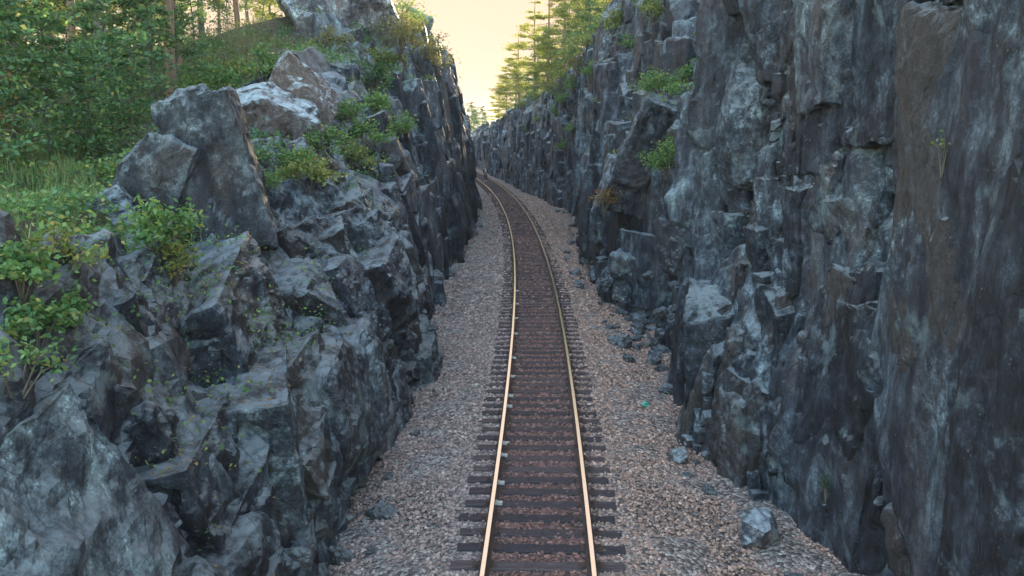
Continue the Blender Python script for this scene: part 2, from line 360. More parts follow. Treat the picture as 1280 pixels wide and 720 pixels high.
def cliff_grid(SEC, side, seed):
    keys = sorted(SEC); K = np.array(keys, float); A = np.array([SEC[k] for k in keys], float)   # (n,11,2)
    y = [3.2]
    while y[-1] < 200: y.append(y[-1]+max(.04, .0042*y[-1]))
    y = np.array(y); nc = len(y)
    j = np.clip(np.searchsorted(K, y)-1, 0, len(K)-2); t = (y-K[j])/(K[j+1]-K[j]); t = t*t*(3-2*t)*.5+t*.5
    P = A[j]*(1-t)[:, None, None]+A[j+1]*t[:, None, None]       # (nc,11,2)
    npts = [3, 26, 30, 30, 30, 30, 30, 34, 30, 40]
    u = np.concatenate([np.linspace(k, k+1, n, endpoint=False) for k, n in enumerate(npts)]+[[10]])
    j2 = np.clip(np.floor(u).astype(int), 0, 9); f = (u-j2)
    Q = P[:, j2]*(1-f)[None, :, None]+P[:, j2+1]*f[None, :, None]    # (nc,nr,2)
    # soften the section corners
    for _ in range(6): Q[:, 1:-1] = Q[:, 1:-1]*.5+(Q[:, :-2]+Q[:, 2:])*.25
    nr = len(u)
    V = np.stack([Q[..., 0], np.repeat(y[:, None], nr, 1), Q[..., 1]], -1)   # (nc,nr,3)
    ty = np.gradient(V, axis=0); tv = np.gradient(V, axis=1)
    n = np.cross(ty, tv); n /= np.linalg.norm(n, axis=-1, keepdims=True)+1e-9
    if n[nc//2, 60, 0]*side > 0: n = -n
    return V, n, u, y
def displace(V, n, u, side, seed, rot, sizes, amps):
    lsh = .10; amps = [a_*.7 for a_ in amps]
    nc, nr, _ = V.shape
    P = V.reshape(-1, 3).copy()
    wp = np.stack([fbm(P*.5, 3, seed+20), fbm(P*.5+31, 3, seed+30), fbm(P*.5+77, 3, seed+40)], 1)
    W = P+wp*.28
    W2 = P+wp*.12+np.stack([noise(P*2.2, seed+51), noise(P*2.2+9, seed+52), noise(P*2.2+5, seed+53)], 1)*.07
    bl = .10+.004*P[:, 1]
    D = facet(W, sizes[0], amps[0], .9, seed+1, .10, rot, .055, bl*1.2)
    D += facet(W, sizes[1], amps[1], 1.2, seed+2, .05, rot, .06, bl)
    D += facet(W2, sizes[2], amps[2], 1.5, seed+3, .012, rot, .10, bl*.9)
    D += facet(W2, sizes[3], amps[3], 1.5, seed+4, .0, rot, 1, bl*.5)
    D += fbm(P*1.7, 5, seed+5)*.03
    gate = np.clip(.5+1.6*fbm(P*.4, 2, seed+61), 0, 1)      # some faces stay broad and plain
    D += (facet(W2, (.7, .75, .5), .14, 1.2, seed+62, .03, rot, .08, bl))*gate
    us = 6.9 if side > 0 else 6.9-1.1*np.clip((19-P[:, 1])/3, 0, 1)
    soil = np.clip((np.repeat(u[None, :], nc, 0).ravel()-us)/1.0, 0, 1)
    base = np.clip(np.repeat(u[None, :], nc, 0).ravel()-.6, .12, 1)
    g = (1-.72*soil)*base
    far = np.clip(1-(np.abs(P[:, 0])-20)/30, 0, 1)
    D = D*g + soil*far*fbm(P*.35, 4, seed+8)*.25
    nzz = np.clip(n.reshape(-1, 3)[:, 2], 0, 1); D = D*(1-.45*nzz)
    def soft(A, k):      # weathered edges: blunt each step over a few vertices
        A = A.reshape(nc, nr).copy()
        for _ in range(k):
            A[1:-1] = A[1:-1]*.5+(A[:-2]+A[2:])*.25; A[:, 1:-1] = A[:, 1:-1]*.5+(A[:, :-2]+A[:, 2:])*.25
        return A.ravel()
    D = soft(D, 2)-(.16+(.22*np.clip((20-P[:, 1])/6, 0, 1) if side < 0 else .04))*g
    P2 = P+n.reshape(-1, 3)*D[:, None]
    # ledges: sideways shear gives small overhangs
    if side > 0: P2[:, 2] += soft(facet(W, (1.7, 2.0, 1.1), lsh, 1.0, seed+9, 0, rot, 1, bl*3), 1)*(1-soil)*np.clip((P[:, 2]+.3)/1, 0, 1)
    return P2, soil
def rotm(ax, ay, az):
    return np.array(Matrix.Rotation(R(az), 3, 'Z') @ Matrix.Rotation(R(ay), 3, 'Y') @ Matrix.Rotation(R(ax), 3, 'X'))

_sph = {}
def ico(sub):
    if sub not in _sph:
        import bmesh
        bm = bmesh.new(); bmesh.ops.create_icosphere(bm, subdivisions=sub, radius=1)
        _sph[sub] = (np.array([v_.co[:] for v_ in bm.verts]), np.array([[v_.index for v_ in f_.verts] for f_ in bm.faces])); bm.free()
    return _sph[sub]
def rock_geo(size, seed, sub=5, cuts=7, rough=.03, jit=12):
    """angular block: intersection of jittered box planes and a few corner cuts, chipped by noise"""
    r_ = np.random.default_rng(seed); V, T = ico(sub)
    nrm = []; dist = []
    for ax in range(3):
        for s_ in (-1, 1):
            v_ = np.zeros(3); v_[ax] = s_; v_ += r_.normal(0, math.tan(R(jit)), 3); nrm.append(v_/np.linalg.norm(v_)); dist.append(r_.uniform(.85, 1.0))
    for k in range(cuts):
        v_ = r_.normal(0, 1, 3); v_ /= np.linalg.norm(v_); nrm.append(v_); dist.append(r_.uniform(.95, 1.25))
    nrm = np.array(nrm); dist = np.array(dist)
    dd = V@nrm.T; dd = np.where(dd > 1e-3, dist/np.maximum(dd, 1e-3), 9e9)
    rad = np.sort(dd, 1)[:, :2]
    rr_ = -np.log(np.exp(-rad[:, 0]*22)+np.exp(-rad[:, 1]*22))/22
    P = V*rr_[:, None]*np.array(size)[None]/2
    sc = float(np.mean(size))
    D = fbm(P*2.2/max(sc, .2)*1.4, 5, seed)*rough*sc + facet(P, (sc*.28,)*3, rough*sc*.8, 1.4, seed+1, rough*.5*sc)
    return P+V*D[:, None], T

def hull_protos(n, seed, cuts, fine=False):
    """angular fracture blocks: a skewed box with corners broken off, edges slightly worn, faces slightly uneven"""
    import bmesh
    out = []; r_ = random.Random(seed)
    for k in range(n):
        bm = bmesh.new(); bmesh.ops.create_cube(bm, size=1)
        for v_ in bm.verts: v_.co += Vector((r_.uniform(-.10, .10), r_.uniform(-.10, .10), r_.uniform(-.10, .10)))
        bmesh.ops.convex_hull(bm, input=bm.verts)
        for c in range(r_.randint(*cuts)):
            nn = Vector((r_.gauss(0, 1), r_.gauss(0, 1), r_.gauss(0, 1))).normalized()
            bmesh.ops.bisect_plane(bm, geom=bm.verts[:]+bm.edges[:]+bm.faces[:], plane_co=nn*r_.uniform(.36, .56), plane_no=nn, clear_outer=True)
            pts_ = [v_.co.copy() for v_ in bm.verts]; bm.clear()
            for p_ in pts_: bm.verts.new(p_)
            bmesh.ops.remove_doubles(bm, verts=bm.verts, dist=.004)
            q_ = bmesh.ops.convex_hull(bm, input=bm.verts)
            bmesh.ops.delete(bm, geom=[g for g in set(q_['geom_interior']+q_['geom_unused']) if isinstance(g, bmesh.types.BMVert)], context='VERTS')
        bmesh.ops.dissolve_limit(bm, angle_limit=R(3), verts=bm.verts, edges=bm.edges); bmesh.ops.recalc_face_normals(bm, faces=bm.faces)
        bmesh.ops.bevel(bm, geom=bm.edges[:], offset=.018, segments=1, affect='EDGES', clamp_overlap=True)
        bmesh.ops.triangulate(bm, faces=bm.faces)
        for it in range(5 if fine else 3):
            ed = [e for e in bm.edges if e.calc_length() > (.42, .24, .15, .085, .055)[it]]
            bmesh.ops.subdivide_edges(bm, edges=ed, cuts=1); bmesh.ops.triangulate(bm, faces=bm.faces)
        bm.verts.ensure_lookup_table(); bm.normal_update()
        V = np.array([v_.co[:] for v_ in bm.verts]); Nn = np.array([v_.normal[:] for v_ in bm.verts]); T = np.array([[v_.index for v_ in f_.verts] for f_ in bm.faces]); bm.free()
        # steps across a face, then small unevenness
        st = facet(V+k*7, (.42, .42, .42), .032, .9, seed+k, 0, None, 1, .03)
        V = V+Nn*(st+fbm(V*5+k, 3, seed+k)*.012)[:, None]
        out.append((V, T, Nn))
    return out
BF = hull_protos(16, 55, (2, 5), True)
print('fine proto verts', [len(b[0]) for b in BF])
BP = hull_protos(26, 77, (2, 6)); SP = BP
def chip(Q, NN, seed):
    """fracture steps and chips at true size on the near blocks"""
    m_ = (np.abs(NN).sum(1) > .1); P = Q[m_]
    W = P+np.stack([noise(P*1.8, seed+1), noise(P*1.8+9, seed+2), noise(P*1.8+5, seed+3)], 1)*.06
    d = facet(W, (.62, .56, .74), .034, 1.1, seed+4, .014, None, .08, .03)+facet(W, (.17, .16, .22), .016, 1.5, seed+5, 0, None, 1, .018)+fbm(P*4, 3, seed+6)*.010
    Q = Q.copy(); Q[m_] = P+NN[m_]*d[:, None]; return Q
def stack_blocks(V, n, u, y, side, seed):
    """cover the face with fracture blocks, large to small, all turned along the local joints"""
    r_ = np.random.default_rng(seed); Vs = []; Ts = []; Ns = []; off = 0; cnt = 0
    nc, nr = V.shape[:2]
    # arclength up the section at each column, and running area
    dv = np.linalg.norm(np.diff(V, axis=1), axis=2); dy = np.linalg.norm(np.diff(V, axis=0), axis=2)
    umax = 7.3 if side > 0 else 6.9
    ok = (u[None, :-1] > .8) & (u[None, :-1] < (umax if side > 0 else umax-1.25*np.clip((19-y[:-1, None])/3, 0, 1)))
    area = dv[:-1]*dy[:, :-1]*ok
    far = {0: 150, 1: 120, 2: 36}
    lv = [(0, 2.0 if side > 0 else 1.65), (1, .80), (2, .32)]
    for level, sz in lv:
        grow = 1+np.clip((y[:-1]-30)/60, -.0, .45)*(1 if side < 0 else .2)
        w_ = area/(sz*sz*grow[:, None]**2)*(y[:-1] < far[level])[:, None]
        if level == 1: w_ = w_*(.85 if side > 0 else .7)
        if level == 2: w_ = w_*(.45 if side > 0 else .34)
        if side > 0: w_ = w_*.55
        if side < 0: w_ = w_*(1+(.5, -.6, -.55)[level]*np.clip((22-y[:-1])/5, 0, 1))[:, None]
        # clumpy medium and small breakage
        if level:
            m_ = np.clip(.5+1.5*fbm(V[:-1, :-1].reshape(-1, 3)*.45, 2, seed+5+level).reshape(w_.shape), .08, 1.6); w_ = w_*m_
        N_ = int(w_.sum()*(1.7 if level == 0 else 1.0)); pr = (w_/w_.sum()).ravel(); idx = r_.choice(len(pr), N_, p=pr)
        ci, ri = np.unravel_index(idx, w_.shape)
        for a, b in zip(ci, ri):
            p = V[a, b]; nn = n[a, b]; yy = y[a]; g = 1+min(max((yy-30)/60, 0), .45)*(1 if side < 0 else .2)
            if side > 0 and level == 0: g *= 1-.35*min(max((yy-30)/25, 0), 1)
            s_ = sz*g*r_.uniform(.65, 1.45)*(1.2 if side < 0 and level == 0 and yy < 20 else 1)
            az = math.atan2(nn[1], nn[0]); az = math.pi+((az % (2*math.pi))-math.pi)*.6 if side > 0 else az*.6
            az += R(r_.normal(0, 5)); tilt = max(0, nn[2])
            if side > 0:
                size = np.array([s_*r_.uniform(.5, .9), s_*r_.uniform(.55, 1.0), s_*r_.uniform(.85, 2.0)*(1 if level < 2 else .7)])
                E = rotm(r_.normal(4, 3), r_.normal(0, 3), 0)
            else:
                k_ = np.clip((yy-24)/14, 0, 1)
                size = np.array([s_*r_.uniform(.7, 1.1), s_*r_.uniform(.7, 1.3), s_*r_.uniform(.6, 1.1)*(1+k_*r_.uniform(.2, 1.3))])
                E = rotm(r_.normal(10*(1-.7*k_), 4.5), r_.normal(-8, 4.5)+math.degrees(math.asin(min(tilt, .95)))*-.35*1, 0)
            Z = np.array(Matrix.Rotation(az, 3, 'Z'))
            hi = (level == 0 and yy < 27) or (level == 1 and yy < 17)
            PR = BF if hi else BP; Bk, BT, BN = PR[r_.integers(0, len(PR))]
            fl = np.array([r_.choice([-1, 1]), r_.choice([-1, 1]), 1.0]); T = BT if fl[0]*fl[1] > 0 else BT[:, ::-1]
            pro = r_.uniform(-.02, .24)*s_*(.8 if level == 0 else 1.0)
            c_ = p+nn*(pro-size[0]*.5*(1-tilt)-size[2]*.5*tilt)
            Q = (Bk*fl*size)@(Z@E).T+c_
            NN = (BN*fl/size)@(Z@E).T; NN /= np.linalg.norm(NN, axis=1, keepdims=True)+1e-9
            Ns.append(NN if hi else NN*0)
            Vs.append(Q); Ts.append(T+off); off += len(Q); cnt += 1
    print('blocks', side, cnt, off)
    return chip(np.concatenate(Vs), np.concatenate(Ns), seed), np.concatenate(Ts)

def build_cliff(name, SEC, side, seed, rot, sizes, amps, blocks, fixes=()):
    V, n, u, y = cliff_grid(SEC, side, seed)
    P, soil = displace(V, n, u, side, seed, rot, sizes, amps)
    nc, nr = V.shape[:2]
    Q = grid_quads(nc, nr)
    if side > 0: Q = Q[:, ::-1]
    T = np.concatenate([Q[:, [0, 1, 2]], Q[:, [0, 2, 3]]])
    Vs = [P]; Ts = [T]; So = [soil]; off = len(P)
    KB, KT = stack_blocks(V, n, u, y, side, seed+90)
    Vs.append(KB); Ts.append(KT+off); So.append(np.zeros(len(KB))); off += len(KB)
    for (c_, size, rt, sd_, sub) in blocks:
        Bq, BT, BN = BF[sd_ % len(BF)]
        B = (Bq*np.array(size)*1.05)@rotm(*rt).T+np.array(c_)
        NN = (BN/np.array(size))@rotm(*rt).T; NN /= np.linalg.norm(NN, axis=1, keepdims=True)+1e-9; B = chip(B, NN, sd_)
        Vs.append(B); Ts.append(BT+off); So.append(np.zeros(len(B))); off += len(B)
    P = np.concatenate(Vs); T = np.concatenate(Ts); So = np.concatenate(So)
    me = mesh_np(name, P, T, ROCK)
    a = me.attributes.new('soil', 'FLOAT', 'POINT'); a.data.foreach_set('value', So.astype(np.float32))
    o = link(name, me); tag(o, kind='structure')
    bv = BVHTree.FromPolygons(P.tolist(), T[::1].tolist())
    return o, bv

def B(px, py, Y, size, rt, sd_, sub=5): return (tuple(at(px, py, Y)), size, rt, sd_, sub)
LB = [
 B(450, 400, 20.5, (1.5, 2.4, 3.2), (6, -8, 10), 101), B(395, 345, 19.0, (1.7, 2.0, 2.0), (4, -14, 20), 102),
 B(505, 420, 22.0, (.9, 1.5, 2.2), (3, -6, 4), 103), B(330, 400, 15.6, (2.5, 1.9, 1.7), (14, -22, 22), 104),
 B(250, 470, 13.2, (1.7, 1.6, 1.1), (18, -26, 30), 105), B(385, 500, 14.6, (1.3, 2.1, 1.5), (8, -24, 16), 106),
 B(120, 430, 11.2, (1.5, 1.6, 1.0), (14, -20, 20), 107), B(200, 590, 10.6, (1.5, 1.5, 1.2), (20, -35, 30), 108),
 B(80, 560, 9.2, (1.1, 1.4, .9), (24, -25, 18), 109), B(60, 680, 8.2, (.9, 1.5, 1.1), (30, -40, 30), 110),
 B(300, 640, 11.4, (1.2, 1.5, .9), (12, -34, 24), 111), B(405, 595, 13.2, (.7, .8, .5), (12, -20, 50), 112),

 B(400, 130, 34, (2.6, 3, 3.0), (8, -10, 14), 115), B(440, 215, 30, (1.6, 2.4, 2.0), (5, -25, 10), 116),
 B(350, 700, 12.3, (.9, 1.3, .7), (20, -30, 35), 118), B(480, 470, 18.6, (.8, 1.2, 1.5), (6, -14, 8), 119),
 B(515, 300, 35, (1.1, 2.5, 3.0), (4, -8, 10), 120), B(430, 40, 44, (4.5, 5, 5.0), (6, -24, 20), 121),
 B(535, 170, 46, (1.8, 3.5, 8.0), (3, -4, 6), 122), B(575, 210, 58, (1.6, 4.0, 6.5), (2, -5, 4), 123),
 B(553, 150, 54, (2.0, 4.0, 9.0), (2, -6, 8), 124),
]
RB = [
 B(905, 470, 17.2, (1.3, 2.6, 3.2), (4, 8, -12), 201), B(1000, 470, 14.6, (1.5, 2.4, 3.4), (3, 6, -10), 202),
 B(930, 200, 19.3, (.9, 1.8, 6.5), (2, 3, -6), 203), B(1030, 190, 15.5, (.8, 1.5, 5.0), (4, 2, -8), 204),
 B(820, 200, 29.5, (2.4, 3.6, 3.6), (8, 22, -14), 205), B(770, 250, 33, (1.6, 3.2, 3.0), (6, 10, -10), 206),
 B(800, 340, 29.0, (1.4, 2.0, 1.8), (10, 6, -20), 207), B(770, 360, 31, (1.1, 2.0, 1.4), (6, 8, 10), 208),
 B(860, 300, 26.5, (1.4, 1.8, 1.5), (10, 0, 20), 209), B(738, 190, 48, (1.6, 4.0, 6.0), (4, 6, -8), 210),
 B(775, 60, 47, (2.4, 4.0, 4.5), (3, 5, -6), 211), B(1120, 560, 11.6, (.9, 1.6, 3.6), (2, 5, -6), 212),
 B(1110, 190, 13.0, (.9, 1.6, 5.0), (3, 2, -6), 213), B(1215, 300, 9.6, (.8, 2.6, 9.0), (2, 2, -4), 214), B(1270, 500, 8.0, (.8, 2.2, 7.0), (1, 3, -3), 217), B(985, 180, 17.6, (.9, 1.7, 3.6), (5, 4, -8), 218),
 B(870, 250, 23.0, (1.4, 1.5, 1.6), (10, 10, 10), 215), B(1190, 640, 10.2, (.8, 1.2, 2.2), (2, 10, -6), 216),
]
cliffL, bvL = build_cliff('cliff_left', LS, -1, 300, rotm(10, -14, 12), [(2.3, 3.0, 2.4), (1.2, 1.5, 1.4), (.42, .48, .6), (.16, .18, .22)], [.55, .17, .045, .020], LB)
cliffR, bvR = build_cliff('cliff_right', RS, 1, 400, rotm(4, 6, -8), [(2.4, 2.0, 6.0), (1.2, 1.0, 3.4), (.45, .40, 1.3), (.17, .16, .35)], [.46, .16, .045, .018], RB)

def hit(px, py, bv=None):
    """where the line of sight through a photo pixel meets the rock"""
    d = Vector(ray(px, py)).normalized(); best = None
    for b in ((bvL, bvR) if bv is None else (bv,)):
        h_ = b.ray_cast(Vector((0, 0, H)), d)
        if h_[0] is not None and (best is None or h_[3] < best[3]): best = h_
    return (best[0], best[1]) if best else (None, None)
def ground(x, y):
    h_ = (bvL if x < cx(y) else bvR).ray_cast(Vector((x, y, 60)), Vector((0, 0, -1)))
    return h_[0].z if h_[0] is not None else 6.0

# ------------------------------------------------------------------ ground, ballast
def strip(name, x0f, x1f, z, y0, y1, dy, nx, mat, amp=0, seed=1):
    y = np.arange(y0, y1, dy); V = []
    for yy in y:
        t = np.linspace(0, 1, nx); a, b = x0f(yy), x1f(yy)
        V.append(np.stack([a+(b-a)*t, np.full(nx, yy), np.zeros(nx)+z(t)], 1))
    V = np.concatenate(V)
    if amp: V[:, 2] += fbm(V*np.array([1.5, 1.5, 0]), 4, seed)*amp
    me = mesh_np(name, V, grid_quads(len(y), nx), mat, True)
    return tag(link(name, me), kind='structure')
def ballast_mat():
    m = M('ballast_bed')
    v1 = m.vor(17, out='Color'); bw = m.N.new('ShaderNodeRGBToBW'); m.l(v1, bw.inputs[0])
    c_ = m.ramp(bw.outputs[0], [(.2, (.13, .10, .095)), (.45, (.29, .23, .21)), (.65, (.44, .35, .31)), (.85, (.6, .52, .47))])
    d = m.vor(17, 'DISTANCE_TO_EDGE'); c_ = m.mix(.8, c_, m.ramp(d, [(0, .35), (.12, 1.0)]), 'MULTIPLY')
    at_ = m.attr('side'); c_ = m.mix(m.math('MULTIPLY', at_, .6), c_, m.mix(1.0, c_, (.75, 1.0, 1.12), 'MULTIPLY'))
    ct = m.attr('bed'); c_ = m.mix(ct, c_, m.mix(1.0, c_, (.55, .42, .42), 'MULTIPLY'))
    m.base(c_); m.rough(.85); n1 = m.bump(m.vor(17), -.05, 1.0); m.bump(m.noise(60, 5, .6), .01, 1, n1)
    return m.m
BED = ballast_mat()
y_ = np.concatenate([np.arange(2, 40, .25), np.arange(40, 210, .6)])
nx = 70; VV = []
def bedz(lat, y=None):
    a = np.abs(lat)
    return np.where(a < 1.35, -.215, np.where(a < 3.2, -.215-(a-1.35)*.14, -.475+(a-3.2)*.05))
lat = np.linspace(-7, 7, nx)
for yy in y_:
    x = cx(yy); h_ = hd(yy); q = 1/math.sqrt(1+h_*h_)
    VV.append(np.stack([x+lat*q, yy-lat*q*h_, bedz(lat)], 1))
VV = np.concatenate(VV); LAT = np.tile(lat, len(y_))
VV[:, 2] += np.where(np.abs(LAT) > 1.6, fbm(VV*np.array([1.2, 1.2, 0]), 4, 3)*.05, fbm(VV*np.array([2, 2, 0]), 3, 3)*.008)
me = mesh_np('ballast', VV, grid_quads(len(y_), nx), BED, True)
a = me.attributes.new('side', 'FLOAT', 'POINT'); a.data.foreach_set('value', np.clip((-LAT-.6)/2.2, 0, 1).astype(np.float32))
a = me.attributes.new('bed', 'FLOAT', 'POINT'); a.data.foreach_set('value', np.clip((1.0-np.abs(LAT))/.5, 0, 1).astype(np.float32))
tag(link('ballast', me), kind='structure')
GM = M('ground_soil'); GM.base(GM.ramp(GM.noise(.4, 8, .65), [(.35, (.05, .055, .03)), (.65, (.11, .10, .06))])); GM.rough(.95)
me = mesh_np('ground', [(-1500, -100, -1.2), (1500, -100, -1.2), (1500, 2500, -1.2), (-1500, 2500, -1.2)], [(0, 1, 2, 3)], GM.m)
tag(link('ground', me), kind='structure')

s0 = np.interp(7.0, ys, arc); k = 0; s_ = s0; rs = random.Random(4); protos = {}
SL = []; SA = []
while True:
    x, y = on_arc(s_)
    if y > 150: break
    SL.append((x, y)); SA.append(s_); s_ += .5+rs.uniform(-.025, .025)
SA = np.array(SA)
def off_tie(p, la):
    a_ = np.interp(p[:, 1], ys, arc); q = np.clip(np.searchsorted(SA, a_), 1, len(SA)-1)
    d = np.minimum(np.abs(a_-SA[q-1]), np.abs(a_-SA[q])); rnd = np.random.default_rng(3).random(len(d))
    return (d > .115) | (np.abs(la) > 1.27) | (rnd < .16)
# loose ballast stones: one object of many small angular stones
def stones_mesh(name, pos, sz, mat, seed, sub=1):
    r_ = np.random.default_rng(seed); V0, T0 = ico(sub)
    protos = []
    for k in range(10):
        n_ = r_.normal(0, 1, (9, 3)); n_ /= np.linalg.norm(n_, axis=1, keepdims=True); d_ = r_.uniform(.6, 1, 9)
        dd = V0@n_.T; dd = np.where(dd > .05, d_/np.maximum(dd, .05), 9); protos.append(V0*np.minimum(dd.min(1), 1.15)[:, None]*np.array([1, .85, .7]))
    n = len(pos); nv = len(V0)
    a = r_.uniform(0, 2*math.pi, (n, 3)); ca, sa = np.cos(a), np.sin(a)
    P = np.array(protos)[r_.integers(0, 10, n)]*sz[:, None, None]
    x, y, z = P[..., 0], P[..., 1], P[..., 2]
    for k, (i, j) in enumerate(((0, 1), (1, 2), (0, 1))):
        A_ = P[..., i].copy(); B_ = P[..., j].copy()
        P[..., i] = A_*ca[:, k:k+1]-B_*sa[:, k:k+1]; P[..., j] = A_*sa[:, k:k+1]+B_*ca[:, k:k+1]
    P[..., 2] *= .8
    P += pos[:, None]
    T = (T0[None]+(np.arange(n)*nv)[:, None, None]).reshape(-1, 3)
    return mesh_np(name, P.reshape(-1, 3), T, mat)
def gm(name, tint, lo=1.0):
    m = M(name)
    c_ = m.ramp(m.island(), [(0, (.09*lo, .08*lo, .082*lo)), (.3, (.16*lo, .14*lo, .135*lo)), (.55, (.22*lo, .18*lo, .165*lo)), (.85, (.27*lo, .23*lo, .215*lo)), (1, (.38*lo, .35*lo, .34*lo))])
    c_ = m.mix(1.0, c_, tint, 'MULTIPLY'); c_ = m.mix(.6, c_, m.ramp(m.noise(40, 5, .6), [(.3, .6), (.7, 1.4)]), 'MULTIPLY')
    m.base(c_); m.rough(.8); m.bump(m.noise(90, 4, .6), .006)
    return m.m
GRAV_R = gm('ballast_stone_warm', (2.1, 1.55, 1.3)); GRAV_L = gm('ballast_stone_cool', (1.8, 1.52, 1.44)); GRAV_C = gm('ballast_stone_rusty', (1.35, .82, .72), .85)
def scatter(lat0, lat1, y0, y1, dens, seed):
    r_ = np.random.default_rng(seed); n = int((lat1-lat0)*(y1-y0)*dens)
    la = r_.uniform(lat0, lat1, n); s_ = r_.uniform(0, 1, n); yy = y0+(y1-y0)*s_
    h_ = hd(yy); q = 1/np.sqrt(1+h_*h_)
    return np.stack([cx(yy)+la*q, yy-la*q*h_, bedz(la)], 1), la
def gravel(name, l0, l1, mat, seed, keep=None, z=0.0, dens=1.0):
    P = []; Z = []
    for (y0, y1, d_, s0, s1) in ((7.5, 16, 430, .018, .034), (16, 28, 230, .024, .042), (28, 48, 70, .035, .06), (48, 80, 20, .045, .075)):
        p, la = scatter(l0, l1, y0, y1, d_*dens, seed+int(y0))
        if keep is not None: p = p[keep(p, la)]
        P.append(p); Z.append(s0+(s1*1.35-s0)*np.random.default_rng(seed).random(len(p))**1.8)
    P = np.concatenate(P); Z = np.concatenate(Z); P[:, 2] += Z*.25+z
    o = link(name, stones_mesh(name, P, Z, mat, seed)); tag(o, kind='stuff'); return o
tag(gravel('gravel', .80, 4.6, GRAV_R, 11, off_tie), 'loose pinkish brown ballast stones on the right shoulder of the track', 'gravel')
tag(gravel('gravel', -5.2, -.80, GRAV_L, 12, off_tie), 'loose grey blue ballast stones on the left shoulder of the track', 'gravel')
tag(gravel('gravel', -.80, .80, GRAV_C, 13, off_tie, dens=1.2), 'rust darkened ballast stones lying between the rails', 'gravel')

# ------------------------------------------------------------------ rails
RAILM = M('rail_head_steel'); RAILM.base((.86, .92, 1.0)); RAILM.p.inputs['Metallic'].default_value = 1
RAILM.rough(RAILM.ramp(RAILM.noise(3, 4, src=RAILM.map((20, .3, 1))), [(.3, .13), (.7, .24)]))
RUST = simple('rusty_steel', (.055, .04, .038), .8, .2, (.12, .075, .06), .004, 30)
def sweep(lat, prof, y0, y1, step=.4):
    s0, s1 = np.interp(y0, ys, arc), np.interp(y1, ys, arc)
    ss = np.arange(s0, s1, step); V = []
    for s_ in ss:
        x, y = on_arc(s_); h_ = float(hd(y)); q = 1/math.sqrt(1+h_*h_)
        for (a_, z_) in prof: V.append((x+(lat+a_)*q, y-(lat+a_)*q*h_, z_))
    n = len(prof); Q = []
    for k in range(len(ss)-1):
        for i in range(n):
            j = (i+1) % n; Q.append((k*n+i, k*n+j, (k+1)*n+j, (k+1)*n+i))
    return V, Q
headp = [(-.036, -.038), (.036, -.038), (.038, -.006), (.030, 0), (-.030, 0), (-.038, -.006)]
basep = [(-.075, -.178), (.075, -.178), (.075, -.166), (.012, -.148), (.010, -.0385), (-.010, -.0385), (-.012, -.148), (-.075, -.166)]
for lt, lab in ((-.755, 'left rail of the track, polished pale steel top with rusty web'), (.755, 'right rail of the track, polished pale steel top with rusty web')):
    e = link('rail', None, loc=(0, 0, 0)); tag(e, lab, 'rail', 'rails of the railway track')
    V, Q = sweep(lt, headp, 4, 180); link('rail_head', mesh_np('rail_head', V, Q, RAILM.m, False), e)
    V, Q = sweep(lt, basep, 4, 180); link('rail_base', mesh_np('rail_base', V, Q, RUST, False), e)

# ------------------------------------------------------------------ sleepers
WM = M('creosoted_timber'); g_ = WM.noise(2.5, 8, .7, src=WM.map((1, 14, 14))); oi = WM.N.new('ShaderNodeObjectInfo').outputs['Random']
c_ = WM.ramp(g_, [(.35, (.030, .026, .033)), (.55, (.062, .052, .058)), (.7, (.13, .11, .11))])
c_ = WM.mix(1.0, c_, WM.ramp(oi, [(0, (.6, .6, .68)), (.5, (1, .92, .95)), (.85, (1.35, 1.1, 1.05)), (1, (1.7, 1.5, 1.4))]), 'MULTIPLY')
WM.base(c_); WM.rough(.75); WM.bump(g_, .012)
def box(x0, x1, y0, y1, z0, z1, bev=0):
    V = [(x, y, z) for z in (z0, z1) for y in (y0, y1) for x in (x0, x1)]
    Q = [(0, 2, 3, 1), (4, 5, 7, 6), (0, 1, 5, 4), (2, 6, 7, 3), (0, 4, 6, 2), (1, 3, 7, 5)]
    return V, Q
def boxes(name, L_, mat, mi=None):
    V = []; Q = []
    for b in L_:
        v_, q_ = box(*b); Q += [[i+len(V) for i in f_] for f_ in q_]; V += v_
    return mesh_np(name, V, Q, mat)
def sleeper_mesh(k):
    r_ = np.random.default_rng(k); V = []; nL = 40
    for i in range(nL+1):
        x = -1.24+2.48*i/nL
        e_ = r_.normal(0, .004, 8); 
        if i in (0, nL): e_ *= .3; x += 0
        bv_ = .012 if i not in (0, nL) else .02
        hw, top, bot = .115+r_.normal(0, .003), -.18+r_.normal(0, .003), -.34
        V += [(x, -hw, bot), (x, -hw+e_[0], top-bv_), (x, -hw+bv_, top+e_[1]), (x, 0, top+e_[2]-.004*r_.random()), (x, hw-bv_, top+e_[3]), (x, hw+e_[4], top-bv_), (x, hw, bot)]
    Q = []
    for i in range(nL):
        for j in range(6): Q.append((i*7+j, i*7+j+1, i*7+j+8, i*7+j+7))
    me = mesh_np('railway_sleeper', V, Q, WM.m, False)
    bm_ = None
    import bmesh
    bm = bmesh.new(); bm.from_mesh(me); bm.verts.ensure_lookup_table()
    bm.faces.new([bm.verts[i] for i in range(6, -1, -1)]); bm.faces.new([bm.verts[nL*7+i] for i in range(7)])
    bmesh.ops.recalc_face_normals(bm, faces=bm.faces); bm.to_mesh(me); bm.free()
    return me
smesh = [sleeper_mesh(k) for k in range(6)]
plate = boxes('tie_plate', [(-.17, .17, -.09, .09, -.181, -.1715), (-.13, -.08, -.075, -.045, -.1714, -.135), (.08, .13, .045, .075, -.1714, -.135), (.08, .13, -.075, -.045, -.1714, -.14)], RUST)
